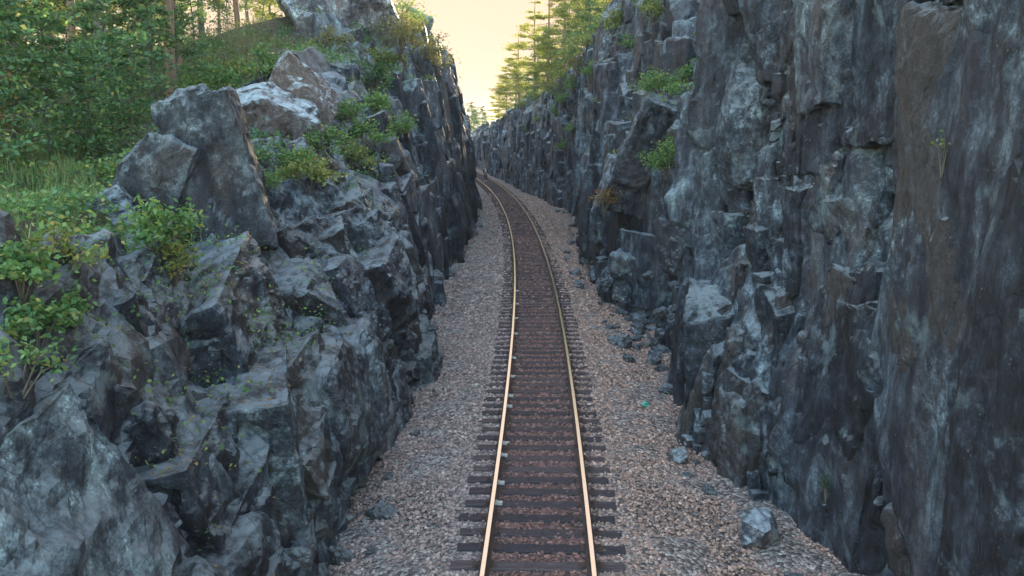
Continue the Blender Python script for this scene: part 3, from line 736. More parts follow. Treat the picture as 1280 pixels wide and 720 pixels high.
for k, (x, y) in enumerate(SL):
    o = link('railway_sleeper', smesh[k % 6]); o.location = (x+rs.uniform(-.04, .04), y, rs.uniform(-.012, .004))
    o.rotation_euler = (0, 0, -math.atan(float(hd(y)))+R(rs.uniform(-.9, .9)) + (math.pi if k % 4 == 1 else 0))
    tag(o, 'dark creosoted timber sleeper lying in the ballast under both rails', 'railway sleeper', 'timber sleepers under the rails')
    if y < 45:
        for sx in (-.755, .755):
            sg = -1 if k % 4 == 1 else 1
            p_ = link('tie_plate', plate, o); p_.location = (sx-(o.location.x-x)*sg*0, 0, .001)
# rail anchors: pale clips on the inside of the left rail
CLIP = simple('galvanised_clip', (.5, .55, .56), .5, .3)
clipm = boxes('rail_anchor', [(.0, .05, -.05, .05, -.166, -.115), (.055, .135, -.045, .045, -.17, -.13), (.048, .057, -.03, .03, -.16, -.12)], CLIP)
for (px, py) in ((628, 551), (626, 566), (622, 600), (618, 625), (632, 468), (637, 445), (640, 492), (638, 505), (643, 415), (645, 396), (646, 378), (646, 362)):
    p = onz(px+2, py, -.1); x = float(cx(p.y)); h_ = float(hd(p.y))
    o = link('rail_anchor', clipm, loc=(x-.755+.01, p.y, .0), rot=(0, 0, -math.atan(h_)))
    tag(o, 'small pale metal clip on the inner foot of the left rail', 'rail clip', 'pale clips along the left rail')

# ------------------------------------------------------------------ boulders and stones (things)
BB = hull_protos(14, 177, (3, 6), True); SLAB = hull_protos(4, 9, (1, 2), True)
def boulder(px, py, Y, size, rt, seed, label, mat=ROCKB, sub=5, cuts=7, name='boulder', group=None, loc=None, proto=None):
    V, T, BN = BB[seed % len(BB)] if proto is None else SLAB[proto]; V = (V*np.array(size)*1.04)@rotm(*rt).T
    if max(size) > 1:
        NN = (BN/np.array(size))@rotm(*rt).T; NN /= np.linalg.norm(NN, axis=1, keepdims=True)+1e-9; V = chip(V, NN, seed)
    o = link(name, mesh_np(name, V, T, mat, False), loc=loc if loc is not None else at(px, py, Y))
    return tag(o, label, 'boulder' if name == 'boulder' else 'stone', group)
boulder(276, 222, 16.2, (1.35, 1.0, 3.1), (-4, -13, 8), 501, 'tall leaning dark grey slab standing upright on the left ledge', ROCKD, proto=3)
boulder(196, 246, 15.9, (1.25, 1.1, 2.3), (-4, 18, 6), 502, 'dark blocky boulder leaning against the left side of the tall slab', ROCKD)
boulder(135, 285, 14.2, (1.2, 1.1, 1.1), (6, -32, 14), 503, 'low wedge shaped dark boulder at the edge of the grass patch', sub=5, cuts=5)
boulder(332, 160, 23.5, (2.6, 1.8, 1.9), (10, -22, 12), 504, 'big pale purplish boulder just right of the tall slab top', ROCKP, 6, 7)
boulder(372, 128, 26.0, (1.8, 1.6, 1.9), (8, 35, 25), 505, 'pointed pale boulder rising behind the purplish one', ROCKP, 6, 4)
boulder(430, 25, 41, (4.6, 4.0, 4.4), (10, -28, 12), 506, 'huge rounded pale boulder crowning the left cliff', ROCKP, 6, 9)
boulder(519, 38, 56, (1.8, 1.6, 2.2), (5, 20, 10), 507, 'small pointed boulder on the far left crest', ROCKB, 5, 4)
boulder(262, 95, 34, (1.7, 1.2, .8), (5, -10, 30), 508, 'flat whitish boulder on the slope under the forest edge', ROCKP, 5, 7)
p = onz(952, 664, -.30)
boulder(0, 0, 0, (.66, .56, .50), (20, 18, 35), 511, 'largest pale angular rock at the foot of the right wall', ROCKW, 4, 5, loc=p)
p = onz(863, 553, -.38)
boulder(0, 0, 0, (.32, .3, .24), (10, 8, 15), 512, 'small pale rock beside the right ballast shoulder', ROCKP, 4, 5, loc=p)
# rubble at the toes
def rubble(n, region, smin, smax, label, group, seed, mats):
    r_ = random.Random(seed)
    ms = []
    for k in range(5):
        V, T = rock_geo((1, .85, .65), seed*10+k, 4, 7, .035); ms.append(mesh_np('stone', V, T, mats[k % len(mats)]))
    for k in range(n):
        y, l = region(r_); x = float(cx(y))+l
        sz = smin+(smax-smin)*r_.random()**2.2
        zb = float(bedz(np.array(l)))
        g = ground(x, y); z = max(zb, g if g < 1.3 else zb)
        o = link('stone', ms[k % 5], loc=(x, y, z+sz*.12), rot=(r_.uniform(-.5, .5), r_.uniform(-.5, .5), r_.uniform(0, 6.28)), scale=sz)
        tag(o, label, 'stone', group)
def reg_left(r_):
    y = 9+60*r_.random()**1.5; b = np.interp(y, [8, 11, 14.5, 17, 21, 28, 35, 43, 50, 65], [-2.9, -2.8, -2.7, -2.7, -2.35, -2.9, -3.2, -2.95, -2.7, -3.1])
    return y, float(b-cx(y))+r_.uniform(-.3, .75)**1
def reg_right(r_):
    y = 10+60*r_.random()**1.4; b = np.interp(y, [8, 11, 13.9, 15.8, 19.3, 24, 29, 33, 39, 50, 61, 73], [5.1, 4.8, 4.1, 3.65, 4.3, 4.9, 3.7, 3.4, 3.3, 4.1, 4.6, 3.0])
    return y, float(b-cx(y))-r_.uniform(-.3, .8)
rubble(90, reg_left, .08, .5, 'loose grey stone fallen at the foot of the left cliff', 'fallen stones along the left cliff', 21, [ROCKB, ROCKB, ROCKP])
rubble(95, reg_right, .08, .48, 'loose grey stone fallen at the foot of the right cliff', 'fallen stones along the right cliff', 22, [ROCKB, ROCKB, ROCKP])
def reg_alc(r_): y = r_.uniform(22, 28.5); return y, r_.uniform(3.0, 5.2)-float(cx(y))
rubble(50, reg_alc, .15, .62, 'broken dark rock in the pile filling the right alcove', 'rubble in the right alcove', 23, [ROCKB])
# green litter
LIT = simple('green_plastic', (.08, .42, .32), .5)
p = onz(807, 508, -.33)
V = [(-.09, -.05, 0), (0, -.06, .05), (.09, -.03, .01), (.08, .05, .03), (-.01, .06, .07), (-.1, .04, .015), (-.08, -.05, -.02), (.08, -.04, -.02), (.08, .05, -.02), (-.09, .04, -.02)]
Q = [(0, 1, 4, 5), (1, 2, 3, 4), (0, 6, 7, 2), (2, 7, 8, 3), (5, 9, 6, 0), (3, 8, 9, 5)]
tag(link('plastic_scrap', mesh_np('plastic_scrap', V, Q, LIT), loc=p+Vector((0, 0, .04))), 'crumpled green plastic scrap on the right ballast', 'litter')

# ------------------------------------------------------------------ vegetation
def tube(P, Rr, n=7):
    P = np.array(P, float); V = []; Q = []
    for i, p in enumerate(P):
        d = P[min(i+1, len(P)-1)]-P[max(i-1, 0)]; d /= np.linalg.norm(d)+1e-9
        a = np.cross(d, [0, 0, 1.0]) if abs(d[2]) < .9 else np.cross(d, [1.0, 0, 0]); a /= np.linalg.norm(a); b = np.cross(d, a)
        for k in range(n):
            t = 2*math.pi*k/n; V.append(p+(a*math.cos(t)+b*math.sin(t))*Rr[i])
    for i in range(len(P)-1):
        for k in range(n): Q.append((i*n+k, i*n+(k+1) % n, (i+1)*n+(k+1) % n, (i+1)*n+k))
    return V, Q
class Tubes:
    def __init__(s): s.V = []; s.Q = []
    def add(s, P, Rr, n=6):
        v_, q_ = tube(P, Rr, n); o = len(s.V); s.V += [tuple(x) for x in v_]; s.Q += [[i+o for i in f_] for f_ in q_]
    def mesh(s, name, mat): return mesh_np(name, s.V, s.Q, mat, True)
def leaves(name, C, sz, mat, r_, flat=.6, asp=.6):
    """C: (n,3) leaf centres, each leaf one pointed diamond bent along its rib"""
    n = len(C); u = r_.normal(0, 1, (n, 3)); u[:, 2] *= (1-flat); u /= np.linalg.norm(u, axis=1, keepdims=True)
    w_ = r_.normal(0, 1, (n, 3)); w_[:, 2] *= (1-flat); w_ = np.cross(np.cross(u, w_), u); w_ /= np.linalg.norm(w_, axis=1, keepdims=True)+1e-9
    s_ = sz*r_.uniform(.6, 1.3, n)[:, None]; dr = np.array([0, 0, -.25])*s_
    V = np.stack([C-u*s_*.5, C+w_*s_*asp*.5+dr*.2, C+u*s_*.5+dr, C-w_*s_*asp*.5+dr*.2], 1).reshape(-1, 3)
    return mesh_np(name, V, np.arange(4*n).reshape(n, 4), mat)
def sapling(h, spread, nb, per, lsz, mat, seed, bark=BARK, low=.15, rad=.05, name='tree', crown=None):
    r_ = np.random.default_rng(seed); T_ = Tubes()
    tp = [np.array([0, 0, -.4])]; d = np.array([r_.normal(0, .08), r_.normal(0, .08), 1.0])
    for i in range(9):
        d = d+np.array([r_.normal(0, .05), r_.normal(0, .05), 0]); tp.append(tp[-1]+d*(h+.4)/9)
    T_.add(tp, [rad*(1-.85*i/9)+.006 for i in range(10)], 8)
    tp = np.array(tp); C = []
    for b in range(nb):
        f = low+(1-low)*(b+r_.random())/nb; q = f*9; i = int(min(q, 8)); p0 = tp[i]*(1-(q-i))+tp[i+1]*(q-i)
        az = b*2.4+r_.normal(0, .4); ln = spread*(1-.55*f)*r_.uniform(.6, 1.15); up = r_.uniform(.05, .5)
        P = [p0]; dd = np.array([math.cos(az), math.sin(az), up]); dd /= np.linalg.norm(dd)
        for s_ in range(5):
            dd = dd+r_.normal(0, .12, 3)+np.array([0, 0, -.03]); dd /= np.linalg.norm(dd); P.append(P[-1]+dd*ln/5)
        T_.add(P, [rad*.38*(1-f*.5)*(1-i_/5.6)+.003 for i_ in range(6)], 5)
        P = np.array(P)
        for s_ in range(5):
            k = r_.integers(1, 6); c0 = P[k]+r_.normal(0, ln*.16, 3)*np.array([1, 1, .45])
            T_.add([P[max(k-1, 0)], c0], [.008, .003], 4)
            m_ = int(per/5*r_.uniform(.25, 1.0))
            C.append(c0+r_.normal(0, 1, (m_, 3))*np.array([.17, .17, .07])*ln*r_.uniform(.7, 1.4))
    C = np.concatenate(C)
    return T_.mesh('trunk', bark), leaves('crown', C, lsz, mat, r_)
def conifer(h, spread, seed, mat=NEED, low=.12, name='pine'):
    r_ = np.random.default_rng(seed); T_ = Tubes()
    T_.add([(0, 0, -.5), (.05, 0, h*.3), (-.05, .05, h*.7), (0, 0, h)], [h*.016, h*.012, h*.007, .02], 8)
    C = []; nw = int(h*1.9)
    for w_ in range(nw):
        f = low+(1-low)*(w_/nw); z = f*h; ln0 = spread*(1-f)**.75*(.5+.5*min(1, f/.3))
        for b in range(r_.integers(3, 6)):
            if r_.random() < .32: continue
            az = r_.uniform(0, 6.28); ln = ln0*r_.uniform(.5, 1.2)+.25; up = r_.uniform(-.12, .25)
            e_ = np.array([math.cos(az)*ln, math.sin(az)*ln, z+up*ln]); m_ = np.array([e_[0]*.5, e_[1]*.5, z+up*ln*.3-.05*ln])
            T_.add([(0, 0, z), m_, e_], [.035*(1-f)+.01, .02, .006], 4)
            n = int(95*ln); t = r_.uniform(.25, 1.05, n)[:, None]; base_ = m_*(1-t)+e_*t if True else 0
            C.append(base_+r_.normal(0, 1, (n, 3))*np.array([.26, .26, .07])*(.6+.25*ln))
    C = np.concatenate(C)
    return T_.mesh('trunk', BARKP), leaves('crown', C, .24, mat, r_, .7, .28)
def tree(name, ms, loc, sc=1, rz=0, label='', cat='tree', group=None, p1='trunk', p2='crown'):
    e = link(name, None, loc=loc, rot=(0, 0, rz), scale=sc)
    link(p1, ms[0], e); link(p2, ms[1], e)
    return tag(e, label, cat, group)
def bush_mesh(h, seed, mat, n=900, lsz=.09, w_=1.0):
    r_ = np.random.default_rng(seed); T_ = Tubes(); C = []
    for b in range(12):
        az = r_.uniform(0, 6.28); t = r_.uniform(.15, .9); e_ = np.array([math.cos(az)*t*w_*h*.6, math.sin(az)*t*w_*h*.6, h*r_.uniform(.45, 1)*(1.1-t*.5)])
        m_ = e_*.5+np.array([0, 0, .12*h])+r_.normal(0, .04*h, 3)
        T_.add([(0, 0, -.15), m_, e_], [.018*h+.004, .01*h+.002, .003], 5)
        k = int(n/12*r_.uniform(.5, 1.5)); q = r_.uniform(.3, 1.1, k)[:, None]
        C.append(m_*(1-q)+e_*q+r_.normal(0, 1, (k, 3))*np.array([.13, .13, .08])*h)
    return T_.mesh('stems', BARK), leaves('foliage', np.concatenate(C), lsz, mat, r_, .5, .62)
rv = random.Random(9)
# left forest, understorey and trunks
sap = [sapling(4.5, 2.0, 22, 210, .15, LEAF, 31), sapling(5.5, 2.2, 24, 210, .16, LEAFD, 32), sapling(3.6, 1.7, 20, 190, .14, LEAF, 33), sapling(6.5, 2.4, 26, 200, .17, LEAFY, 34)]
tall = [sapling(13, 2.8, 34, 260, .26, LEAFD, 35, BARK, .28, .16), sapling(14, 2.6, 30, 260, .28, LEAFY, 36, BARK, .3, .15)]
talls = sapling(15, 2.0, 12, 150, .24, LEAF, 37, BARKP, .55, .17)
LABS = {0: 'leafy green understorey tree in the dim forest above the left cliff', 1: 'dark green leafy tree standing in the left forest', 2: 'slim young green tree at the front edge of the left forest', 3: 'yellow green backlit tree in the left forest'}
def spot(px, Y):
    a, b, c_ = ray(px, 160); x = a*Y/b; return Vector((x, Y, ground(x, Y)-.05))
front = [(-20, 15.5, 2, .8), (60, 17.5, 0, .75), (115, 18.5, 2, .8), (165, 19.5, 2, .7), (20, 17, 2, .9), (95, 22, 2, .9), (150, 21, 0, .75), (195, 24, 2, 1.0), (165, 27, 0, .95), (120, 31, 1, .9), (60, 27, 1, .95), (5, 24, 1, 1.0), (225, 29, 0, .8), (250, 35, 2, .8),
         (-60, 20, 0, 1.0), (-40, 27, 1, 1.1), (30, 35, 3, 1.0), (100, 40, 3, 1.0), (175, 40, 1, 1.0), (230, 46, 3, .9), (0, 44, 3, 1.2), (60, 50, 3, 1.2), (140, 52, 3, 1.2), (290, 50, 1, .8), (330, 55, 3, .9), (385, 50, 2, .6), (205, 58, 3, 1.1), (100, 62, 3, 1.3), (20, 62, 3, 1.3)]
for (px, Y, k, sc) in front:
    p = spot(px, Y)
    tree('understorey_tree' if k < 3 else 'broadleaf_tree', sap[k], p, sc*rv.uniform(.9, 1.1), rv.uniform(0, 6.28), LABS[k], 'tree', 'trees of the left forest')
for (px, Y, k) in [(137, 24, 0), (180, 30, 2), (218, 26, 2), (229, 31, 2), (200, 36, 0), (70, 30, 2), (35, 26, 0), (100, 34, 2), (150, 42, 2), (10, 38, 0), (305, 48, 2), (262, 44, 0), (320, 60, 1), (190, 50, 2), (120, 55, 1), (50, 58, 2), (-30, 34, 0), (345, 70, 1), (280, 66, 1), (215, 72, 1), (150, 72, 1), (80, 75, 1), (20, 75, 1)]:
    p = spot(px, Y)
    ms = (tall[0], tall[1], talls)[k]
    tree('forest_tree', ms, p, rv.uniform(.85, 1.1), rv.uniform(0, 6.28), ('tall dark crowned tree among the left forest trunks', 'tall yellow green tree at the back of the left forest', 'tall tree with a bare straight reddish trunk in the left forest')[k], 'tree', 'trees of the left forest')
om = sapling(3.0, 1.3, 14, 120, .13, LEAFO, 38)
tree('maple_sapling', om, at(-18, 140, 16)-Vector((0, 0, 1.2)), .75, 1, 'small sapling with orange leaves at the left edge of the forest')
# right plateau conifers and broadleaf trees
con = [conifer(9, 3.6, 41), conifer(8, 3.0, 42), conifer(11, 4.2, 43)]
for (px, Y, k, sc) in [(645, 112, 0, .95), (668, 94, 2, 1.0), (633, 118, 1, .9), (685, 84, 2, 1.0), (705, 78, 0, 1.1), (648, 112, 2, 1.0), (720, 90, 2, 1.2), (624, 130, 1, .8), (742, 84, 1, 1.2), (672, 125, 2, 1.2)]:
    p = spot(px, Y)
    tree('pine_tree', con[k], p, sc, rv.uniform(0, 6.28), 'wispy backlit pine on top of the right cliff against the pale sky', 'tree', 'pines on the right cliff top')
ssm = [sapling(6, 2.2, 22, 200, .2, LEAFY, 51), sapling(5, 1.9, 20, 200, .18, LEAF, 52), sapling(9, 3.0, 26, 240, .26, LEAFY, 53)]
for (px, Y, k, sc) in [(668, 84, 1, .8), (690, 76, 0, .85), (712, 70, 1, .7), (730, 66, 0, .9), (748, 74, 2, 1.0), (705, 92, 2, 1.1), (738, 60, 1, .7), (762, 62, 2, .9), (650, 100, 0, .8)]:
    tree('broadleaf_tree', ssm[k], spot(px, Y), sc, rv.uniform(0, 6.28), 'low leafy tree glowing yellow green behind the right cliff edge', 'tree', 'broadleaf trees on the right cliff top')
for (px, Y, k, sc) in [(655, 104, 1, .9), (678, 98, 2, .75), (697, 86, 1, .8), (640, 122, 0, .8), (722, 76, 0, .9)]:
    tree('broadleaf_tree', ssm[k], spot(px, Y), sc, rv.uniform(0, 6.28), 'low leafy tree glowing yellow green behind the right cliff edge', 'tree', 'broadleaf trees on the right cliff top')
# far trees closing the bend
for (px, Y, k, sc) in [(588, 178, 0, 1.0), (575, 185, 1, 1.1), (596, 190, 0, 1.0), (560, 195, 0, 1.2), (583, 205, 1, 1.3), (604, 200, 0, .9), (569, 215, 0, 1.3), (592, 170, 0, .7)]:
    a, b, c_ = ray(px, 160); x = a*Y/b
    tree('forest_tree', sap[1] if k else sap[0], Vector((x, Y, -.5)), sc*1.45, rv.uniform(0, 6.28), 'distant blue green tree closing the end of the cutting', 'tree', 'distant trees beyond the bend')

for (px, Y, k, sc) in [(585, 158, 0, .8), (592, 150, 1, .7), (597, 160, 0, .9), (603, 145, 1, .7), (589, 172, 1, 1.0), (608, 140, 0, .6)]:
    tree('forest_tree', sap[1] if k else sap[0], spot(px, Y), sc, rv.uniform(0, 6.28), 'distant leafy tree on the low far end of the right cliff', 'tree', 'distant trees on the end of the right cliff')
# shrubs on the rock
def shrub(px, py, h, mat, seed, label, n=900, lsz=.08, w_=1.0, bv=None, lift=0, name='shrub', group=None):
    p, nn = hit(px, py, bv)
    if p is None: print('MISS', px, py); return
    b = bush_mesh(h, seed, mat, n, lsz, w_)
    lean = Vector((nn.x, nn.y, 0))*.25*h
    tree(name, b, p+Vector((0, 0, -.25*h+lift))+lean*.3, 1, rv.uniform(0, 6.28), label, 'shrub', group, 'stems', 'foliage')
shrub(355, 215, 1.15, LEAFS, 61, 'bright green shrub in the gully right of the tall slab', 1500, .10, 1.4)
shrub(400, 190, 1.1, LEAFS, 62, 'spreading green shrub under the pointed pale boulder', 1300, .10, 1.4)
shrub(440, 205, 1.1, LEAFY, 63, 'yellow tinged shrub on the ledge at the gully rim', 1200, .10, 1.3)
shrub(425, 150, 1.2, LEAFS, 64, 'light green shrub at the top of the gully', 1200, .11, 1.4)
shrub(492, 165, 1.3, LEAFS, 65, 'green shrub hanging on the step of the left cliff', 1000, .12, 1.3)
shrub(466, 110, 1.6, LEAFD, 66, 'dark green climber filling a vertical cleft of the left cliff', 1200, .13, .6)
shrub(378, 28, 1.6, LEAFD, 67, 'round dark green shrub beside the huge pale boulder', 1500, .13, 1.2)
shrub(300, 100, 1.5, LEAFY, 68, 'low light green shrub on the slope above the slab', 1600, .12, 1.8)
shrub(330, 95, 1.2, LEAFS, 69, 'green shrub between the slope and the pointed boulder', 1200, .12, 1.8)
shrub(265, 118, 1.3, LEAFS, 70, 'broad green shrub behind the top of the tall slab', 1500, .12, 1.8)
shrub(150, 175, 1.5, LEAFS, 71, 'bright green fern like shrub left of the two dark slabs', 1800, .11, 1.6)
shrub(115, 200, 1.2, LEAFS, 72, 'pale green shrub rising from the grass patch', 1300, .11, 1.6)
shrub(185, 260, .9, LEAFS, 73, 'leafy creeper hanging in front of the dark blocky boulder', 800, .09, .8)
shrub(200, 310, .9, LEAFS, 74, 'pale green plant spilling over the ledge below the slabs', 1000, .09, 1.4)
shrub(255, 290, .7, LEAFY, 75, 'sprig of yellow green leaves under the tall slab', 400, .09, 1.4)
shrub(60, 330, .6, LEAFY, 76, 'yellowing plant on the rock edge below the grass', 500, .08, 1.6)
shrub(35, 425, .6, LEAFS, 77, 'green plant on the near rock at the left edge', 900, .07, 1.8)
shrub(495, 60, 1.9, DRY, 78, 'dry straw coloured brush on the left crest', 1700, .12, 2.0)
shrub(525, 75, 1.5, DRY, 79, 'faded bush at the rim above the far left face', 1200, .12, 2.0)
shrub(480, 85, 1.4, LEAFY, 80, 'olive bush in the notch of the left crest', 1300, .12, 1.6)
shrub(500, 30, 2.2, LEAFS, 81, 'pale green bush behind the huge boulder', 1500, .14, 1.6)
shrub(838, 212, 1.15, LEAFS, 82, 'vivid green fern tuft beneath the pale ledge of the right cliff', 1700, .085, 1.0)
shrub(835, 120, 1.2, LEAFS, 83, 'low green plants along the top of the pale right ledge', 1200, .10, 2.2)
shrub(860, 100, 1.0, LEAFS, 84, 'small green bush where the ledge meets the tall right wall', 700, .10, 1.2)
shrub(705, 130, 1.5, LEAFS, 85, 'green climber in the middle of the right cliff', 1100, .13, 1.2)
shrub(718, 110, 1.4, LEAFS, 86, 'upper green clump on the middle of the right cliff', 900, .13, 1.0)
shrub(706, 185, 1.1, LEAFS, 87, 'small green plant low on the middle right cliff', 600, .12, 1.0)
shrub(674, 155, 1.4, LEAFS, 88, 'green tuft on the far right cliff', 600, .13, 1.1)
shrub(768, 40, 1.8, LEAFY, 89, 'yellow green bush on the upper right cliff block', 1200, .14, 1.3)
shrub(755, 255, .9, LEAFO, 90, 'clump of reddish brown dead brush on the right cliff', 700, .07, 1.4)
shrub(1182, 195, .35, LEAFY, 91, 'tiny yellow green sprout in a crack of the near right wall', 60, .06, 1.0)
shrub(1035, 610, .32, LEAFD, 92, 'mossy dark green plant in the lowest crack of the right wall', 220, .035, .6)
for i, (px, py) in enumerate([(655, 128), (632, 142), (672, 118), (690, 108), (708, 92), (722, 80)]):
    shrub(px, py+6, 1.3, DRY if i % 2 else LEAFY, 120+i, 'low rough bush lining the far right cliff rim', 500, .16, 2.0, group='bushes along the far right rim')

shrub(175, 225, 1.0, LEAFS, 141, 'light green creeper climbing between the two dark slabs and the grass', 900, .09, .8)
shrub(215, 335, .6, LEAFY, 142, 'small leafy plant hanging over the lower left ledge', 500, .08, 1.6)
shrub(20, 350, .5, LEAFS, 143, 'green plant on the rock at the left edge of the view, upper one', 900, .08, 1.8)
shrub(90, 400, .5, LEAFS, 144, 'small bright green plant on the near left rock face', 500, .07, 1.6)
shrub(10, 470, .5, LEAFS, 145, 'lowest green plant on the near left rock', 500, .06, 1.8)
shrub(385, 225, .9, LEAFY, 146, 'light green bush low in the gully beside the rock rib', 1000, .10, 1.5)
shrub(330, 235, .7, LEAFS, 147, 'bright green plant at the foot of the gully by the slab', 800, .09, 1.5)
shrub(455, 180, 1.0, LEAFS, 148, 'sprawling green bush across the top of the rock rib', 1000, .11, 1.8)
shrub(415, 60, 1.4, DRY, 149, 'brownish brush under the huge boulder', 900, .12, 1.8)
shrub(510, 50, 2.0, LEAFY, 150, 'tall olive bush on the left crest against the sky', 1300, .13, 1.6)
shrub(545, 85, 1.3, DRY, 151, 'last straw coloured bush on the left crest before the drop', 700, .13, 1.6)
shrub(470, 140, 1.3, LEAFS, 152, 'green bush at the base of the vertical cleft', 900, .12, 1.0)
shrub(820, 20, 1.6, LEAFY, 153, 'mossy green bush high on the right cliff', 900, .12, 1.2)
shrub(790, 60, 1.2, LEAFS, 154, 'green bush in a notch of the upper right cliff', 700, .12, 1.3)
shrub(740, 95, 1.2, LEAFS, 155, 'green bush under the upper right rim', 700, .13, 1.3)
shrub(695, 145, 1.2, LEAFS, 156, 'lower left clump of the climbing greenery on the right cliff', 700, .13, 1.2)
shrub(625, 148, 1.3, LEAFY, 161, 'small golden bush near the far end of the right rim', 500, .16, 1.8)
shrub(735, 60, 1.8, LEAFY, 162, 'golden bush beside the upper right cliff block', 900, .15, 1.4)
shrub(715, 165, 1.0, LEAFS, 163, 'light green fern patch half way down the right cliff', 500, .12, 1.3)
shrub(700, 115, 1.3, LEAFY, 164, 'yellow green bush just under the right rim', 700, .14, 1.6)
shrub(660, 165, 1.0, LEAFS, 165, 'little green tuft low on the far right face', 350, .13, 1.3)
# vegetation stuff: grass blades on the left plateau and seedlings between them
def blades(name, P, hts, mat, seed, label, cat):
    r_ = np.random.default_rng(seed); n = len(P); az = r_.uniform(0, 6.28, n); ln = r_.uniform(.1, .7, n)*hts; wd = hts*.012+.003
    dx, dy = np.cos(az), np.sin(az); px_, py_ = -dy, dx
    b0 = P+np.stack([px_*wd, py_*wd, 0*wd], 1); b1 = P-np.stack([px_*wd, py_*wd, 0*wd], 1)
    m_ = P+np.stack([dx*ln*.35, dy*ln*.35, hts*.6], 1); t = P+np.stack([dx*ln, dy*ln, hts], 1)
    m0 = m_+np.stack([px_*wd*.7, py_*wd*.7, 0*wd], 1); m1 = m_-np.stack([px_*wd*.7, py_*wd*.7, 0*wd], 1)
    V = np.stack([b0, b1, m1, m0, t, t], 1).reshape(-1, 3); o_ = np.arange(n)[:, None]*6
    Q = np.concatenate([o_+np.array([[0, 1, 2, 3]]), o_+np.array([[3, 2, 4, 5]])])
    me = mesh_np(name, V, Q, mat); return tag(link(name, me), label, cat, kind='stuff')
def scat_ground(n, x0, x1, y0, y1, seed, side, dens=None, zmax=99):
    r_ = random.Random(seed); P = []
    bv = bvL if side < 0 else bvR
    while len(P) < n:
        x, y = r_.uniform(x0, x1), r_.uniform(y0, y1)
        if dens and r_.random() > dens(x, y): n -= 1; continue
        h_ = bv.ray_cast(Vector((x, y, 60)), Vector((0, 0, -1)))
        if h_[0] is not None and abs(h_[1].z) > .5: P.append(h_[0][:])
        else: n -= 1
    return np.array(P)
nzv = lambda x, y, s=.5, k=3: float(noise(np.array([[x*s, y*s, k]]), 5)[0])
P = scat_ground(46000, -13, -5.6, 7, 22, 1, -1, lambda x, y: (.9 if nzv(x, y) > -.15 else .12) if x < -.50*y+.6*nzv(x, y, 1.1, 4) else .03)
blades('grass', P-np.array([0, 0, .03]), np.random.default_rng(2).uniform(.12, .42, len(P)), GRASS, 3, 'tall mixed green and straw grass on the ground left of the dark slabs', 'grass')
P = scat_ground(14000, -18, -5.5, 22, 48, 4, -1, lambda x, y: .9 if nzv(x, y, .4, 8) > 0 else .1)
blades('grass', P-np.array([0, 0, .03]), np.random.default_rng(2).uniform(.2, .6, len(P)), DRY, 5, 'dry grass tufts over the rocky slope below the forest', 'grass')
def cover(name, P, lsz, mat, seed, label, k=14):
    r_ = np.random.default_rng(seed); C = (P[:, None]+r_.normal(0, 1, (len(P), k, 3))*np.array([.16, .16, .09])+np.array([0, 0, .14])).reshape(-1, 3)
    tag(link(name, leaves(name, C, lsz, mat, r_, .6, .65)), label, 'plants', kind='stuff')
P = scat_ground(3600, -19, -6.0, 12, 46, 6, -1, lambda x, y: .9 if nzv(x, y, .45, 12) > 0.05 else .08)
cover('ground_cover', P, .12, LEAF, 7, 'low leafy ground cover along the forest edge')
P = scat_ground(700, -8.5, -5.3, 8, 17, 28, -1, lambda x, y: .9 if nzv(x, y, .7, 40) > -.2 else .2)
cover('ground_cover', P, .085, LEAFS, 29, 'light green and yellowing plants edging the grass patch', 12)
P = scat_ground(1500, -9, -3.6, 20, 62, 8, -1, lambda x, y: .9 if nzv(x, y, .6, 15) > .1 else .03)
cover('ground_cover', P, .10, LEAFS, 9, 'small green plants rooted on the left cliff ledges', 10)
P = scat_ground(2600, 1, 14, 24, 130, 10, 1, lambda x, y: .9 if nzv(x, y, .4, 18) > 0 else .05)
cover('ground_cover', P, .13, LEAFY, 11, 'small plants rooted on the right cliff ledges and rim', 10)

P = scat_ground(1500, -6.6, -3.2, 8, 21, 14, -1, lambda x, y: .9 if nzv(x, y, .9, 21) > .12 else .03)
cover('ground_cover', P, .055, LEAFS, 15, 'sparse green seedlings on the near left rock ledges', 7)
P = scat_ground(2600, -7.5, -2.9, 8, 24, 16, -1, lambda x, y: .9 if nzv(x, y, 1.2, 31) > .1 else .08)
r_ = np.random.default_rng(5); C = (P[:, None]+r_.normal(0, 1, (len(P), 3, 3))*np.array([.08, .08, .004])+np.array([0, 0, .012])).reshape(-1, 3)
LIT2 = leaf_mat('fallen_leaves', [(0, (.12, .07, .04)), (.5, (.24, .15, .07)), (.9, (.34, .22, .08)), (1, (.3, .28, .1))], .1)
tag(link('leaf_litter', leaves('leaf_litter', C, .05, LIT2, r_, .93, .6)), 'brown fallen leaves scattered over the near left ledges', 'leaves', kind='stuff')
# fallen branches on the forest floor
def log(p0, p1, r0, label, mat=BARKG):
    p0, p1 = Vector(p0), Vector(p1); T_ = Tubes(); r_ = np.random.default_rng(int(p0.x*-77)); P = []
    for i in range(9):
        t = i/8; P.append(np.array((p1-p0)*t)+r_.normal(0, .035, 3))
    T_.add(P, [r0*(1-.55*i/8) for i in range(9)], 8)
    for k in (2, 4, 5, 7):
        d = r_.normal(0, .3, 3); d[2] = abs(d[2]); T_.add([P[k], P[k]+d*.5, P[k]+d+np.array([0, 0, .05])], [r0*.4, r0*.25, r0*.1], 5)
    tag(link('fallen_branch', T_.mesh('fallen_branch', mat), loc=p0), label, 'branch')
def gp(px, py):
    p, _ = hit(px, py, bvL); return p+Vector((0, 0, .07)) if p is not None else at(px, py, 18)
log(gp(2, 204), gp(98, 178), .05, 'long bare grey branch lying on the dark ground at the left')
log(gp(60, 182), gp(110, 168), .04, 'short thin branch behind the long bare one')
log(at(100, 146, 20), at(160, 122, 21), .05, 'dead branch slanting up through the understorey leaves')
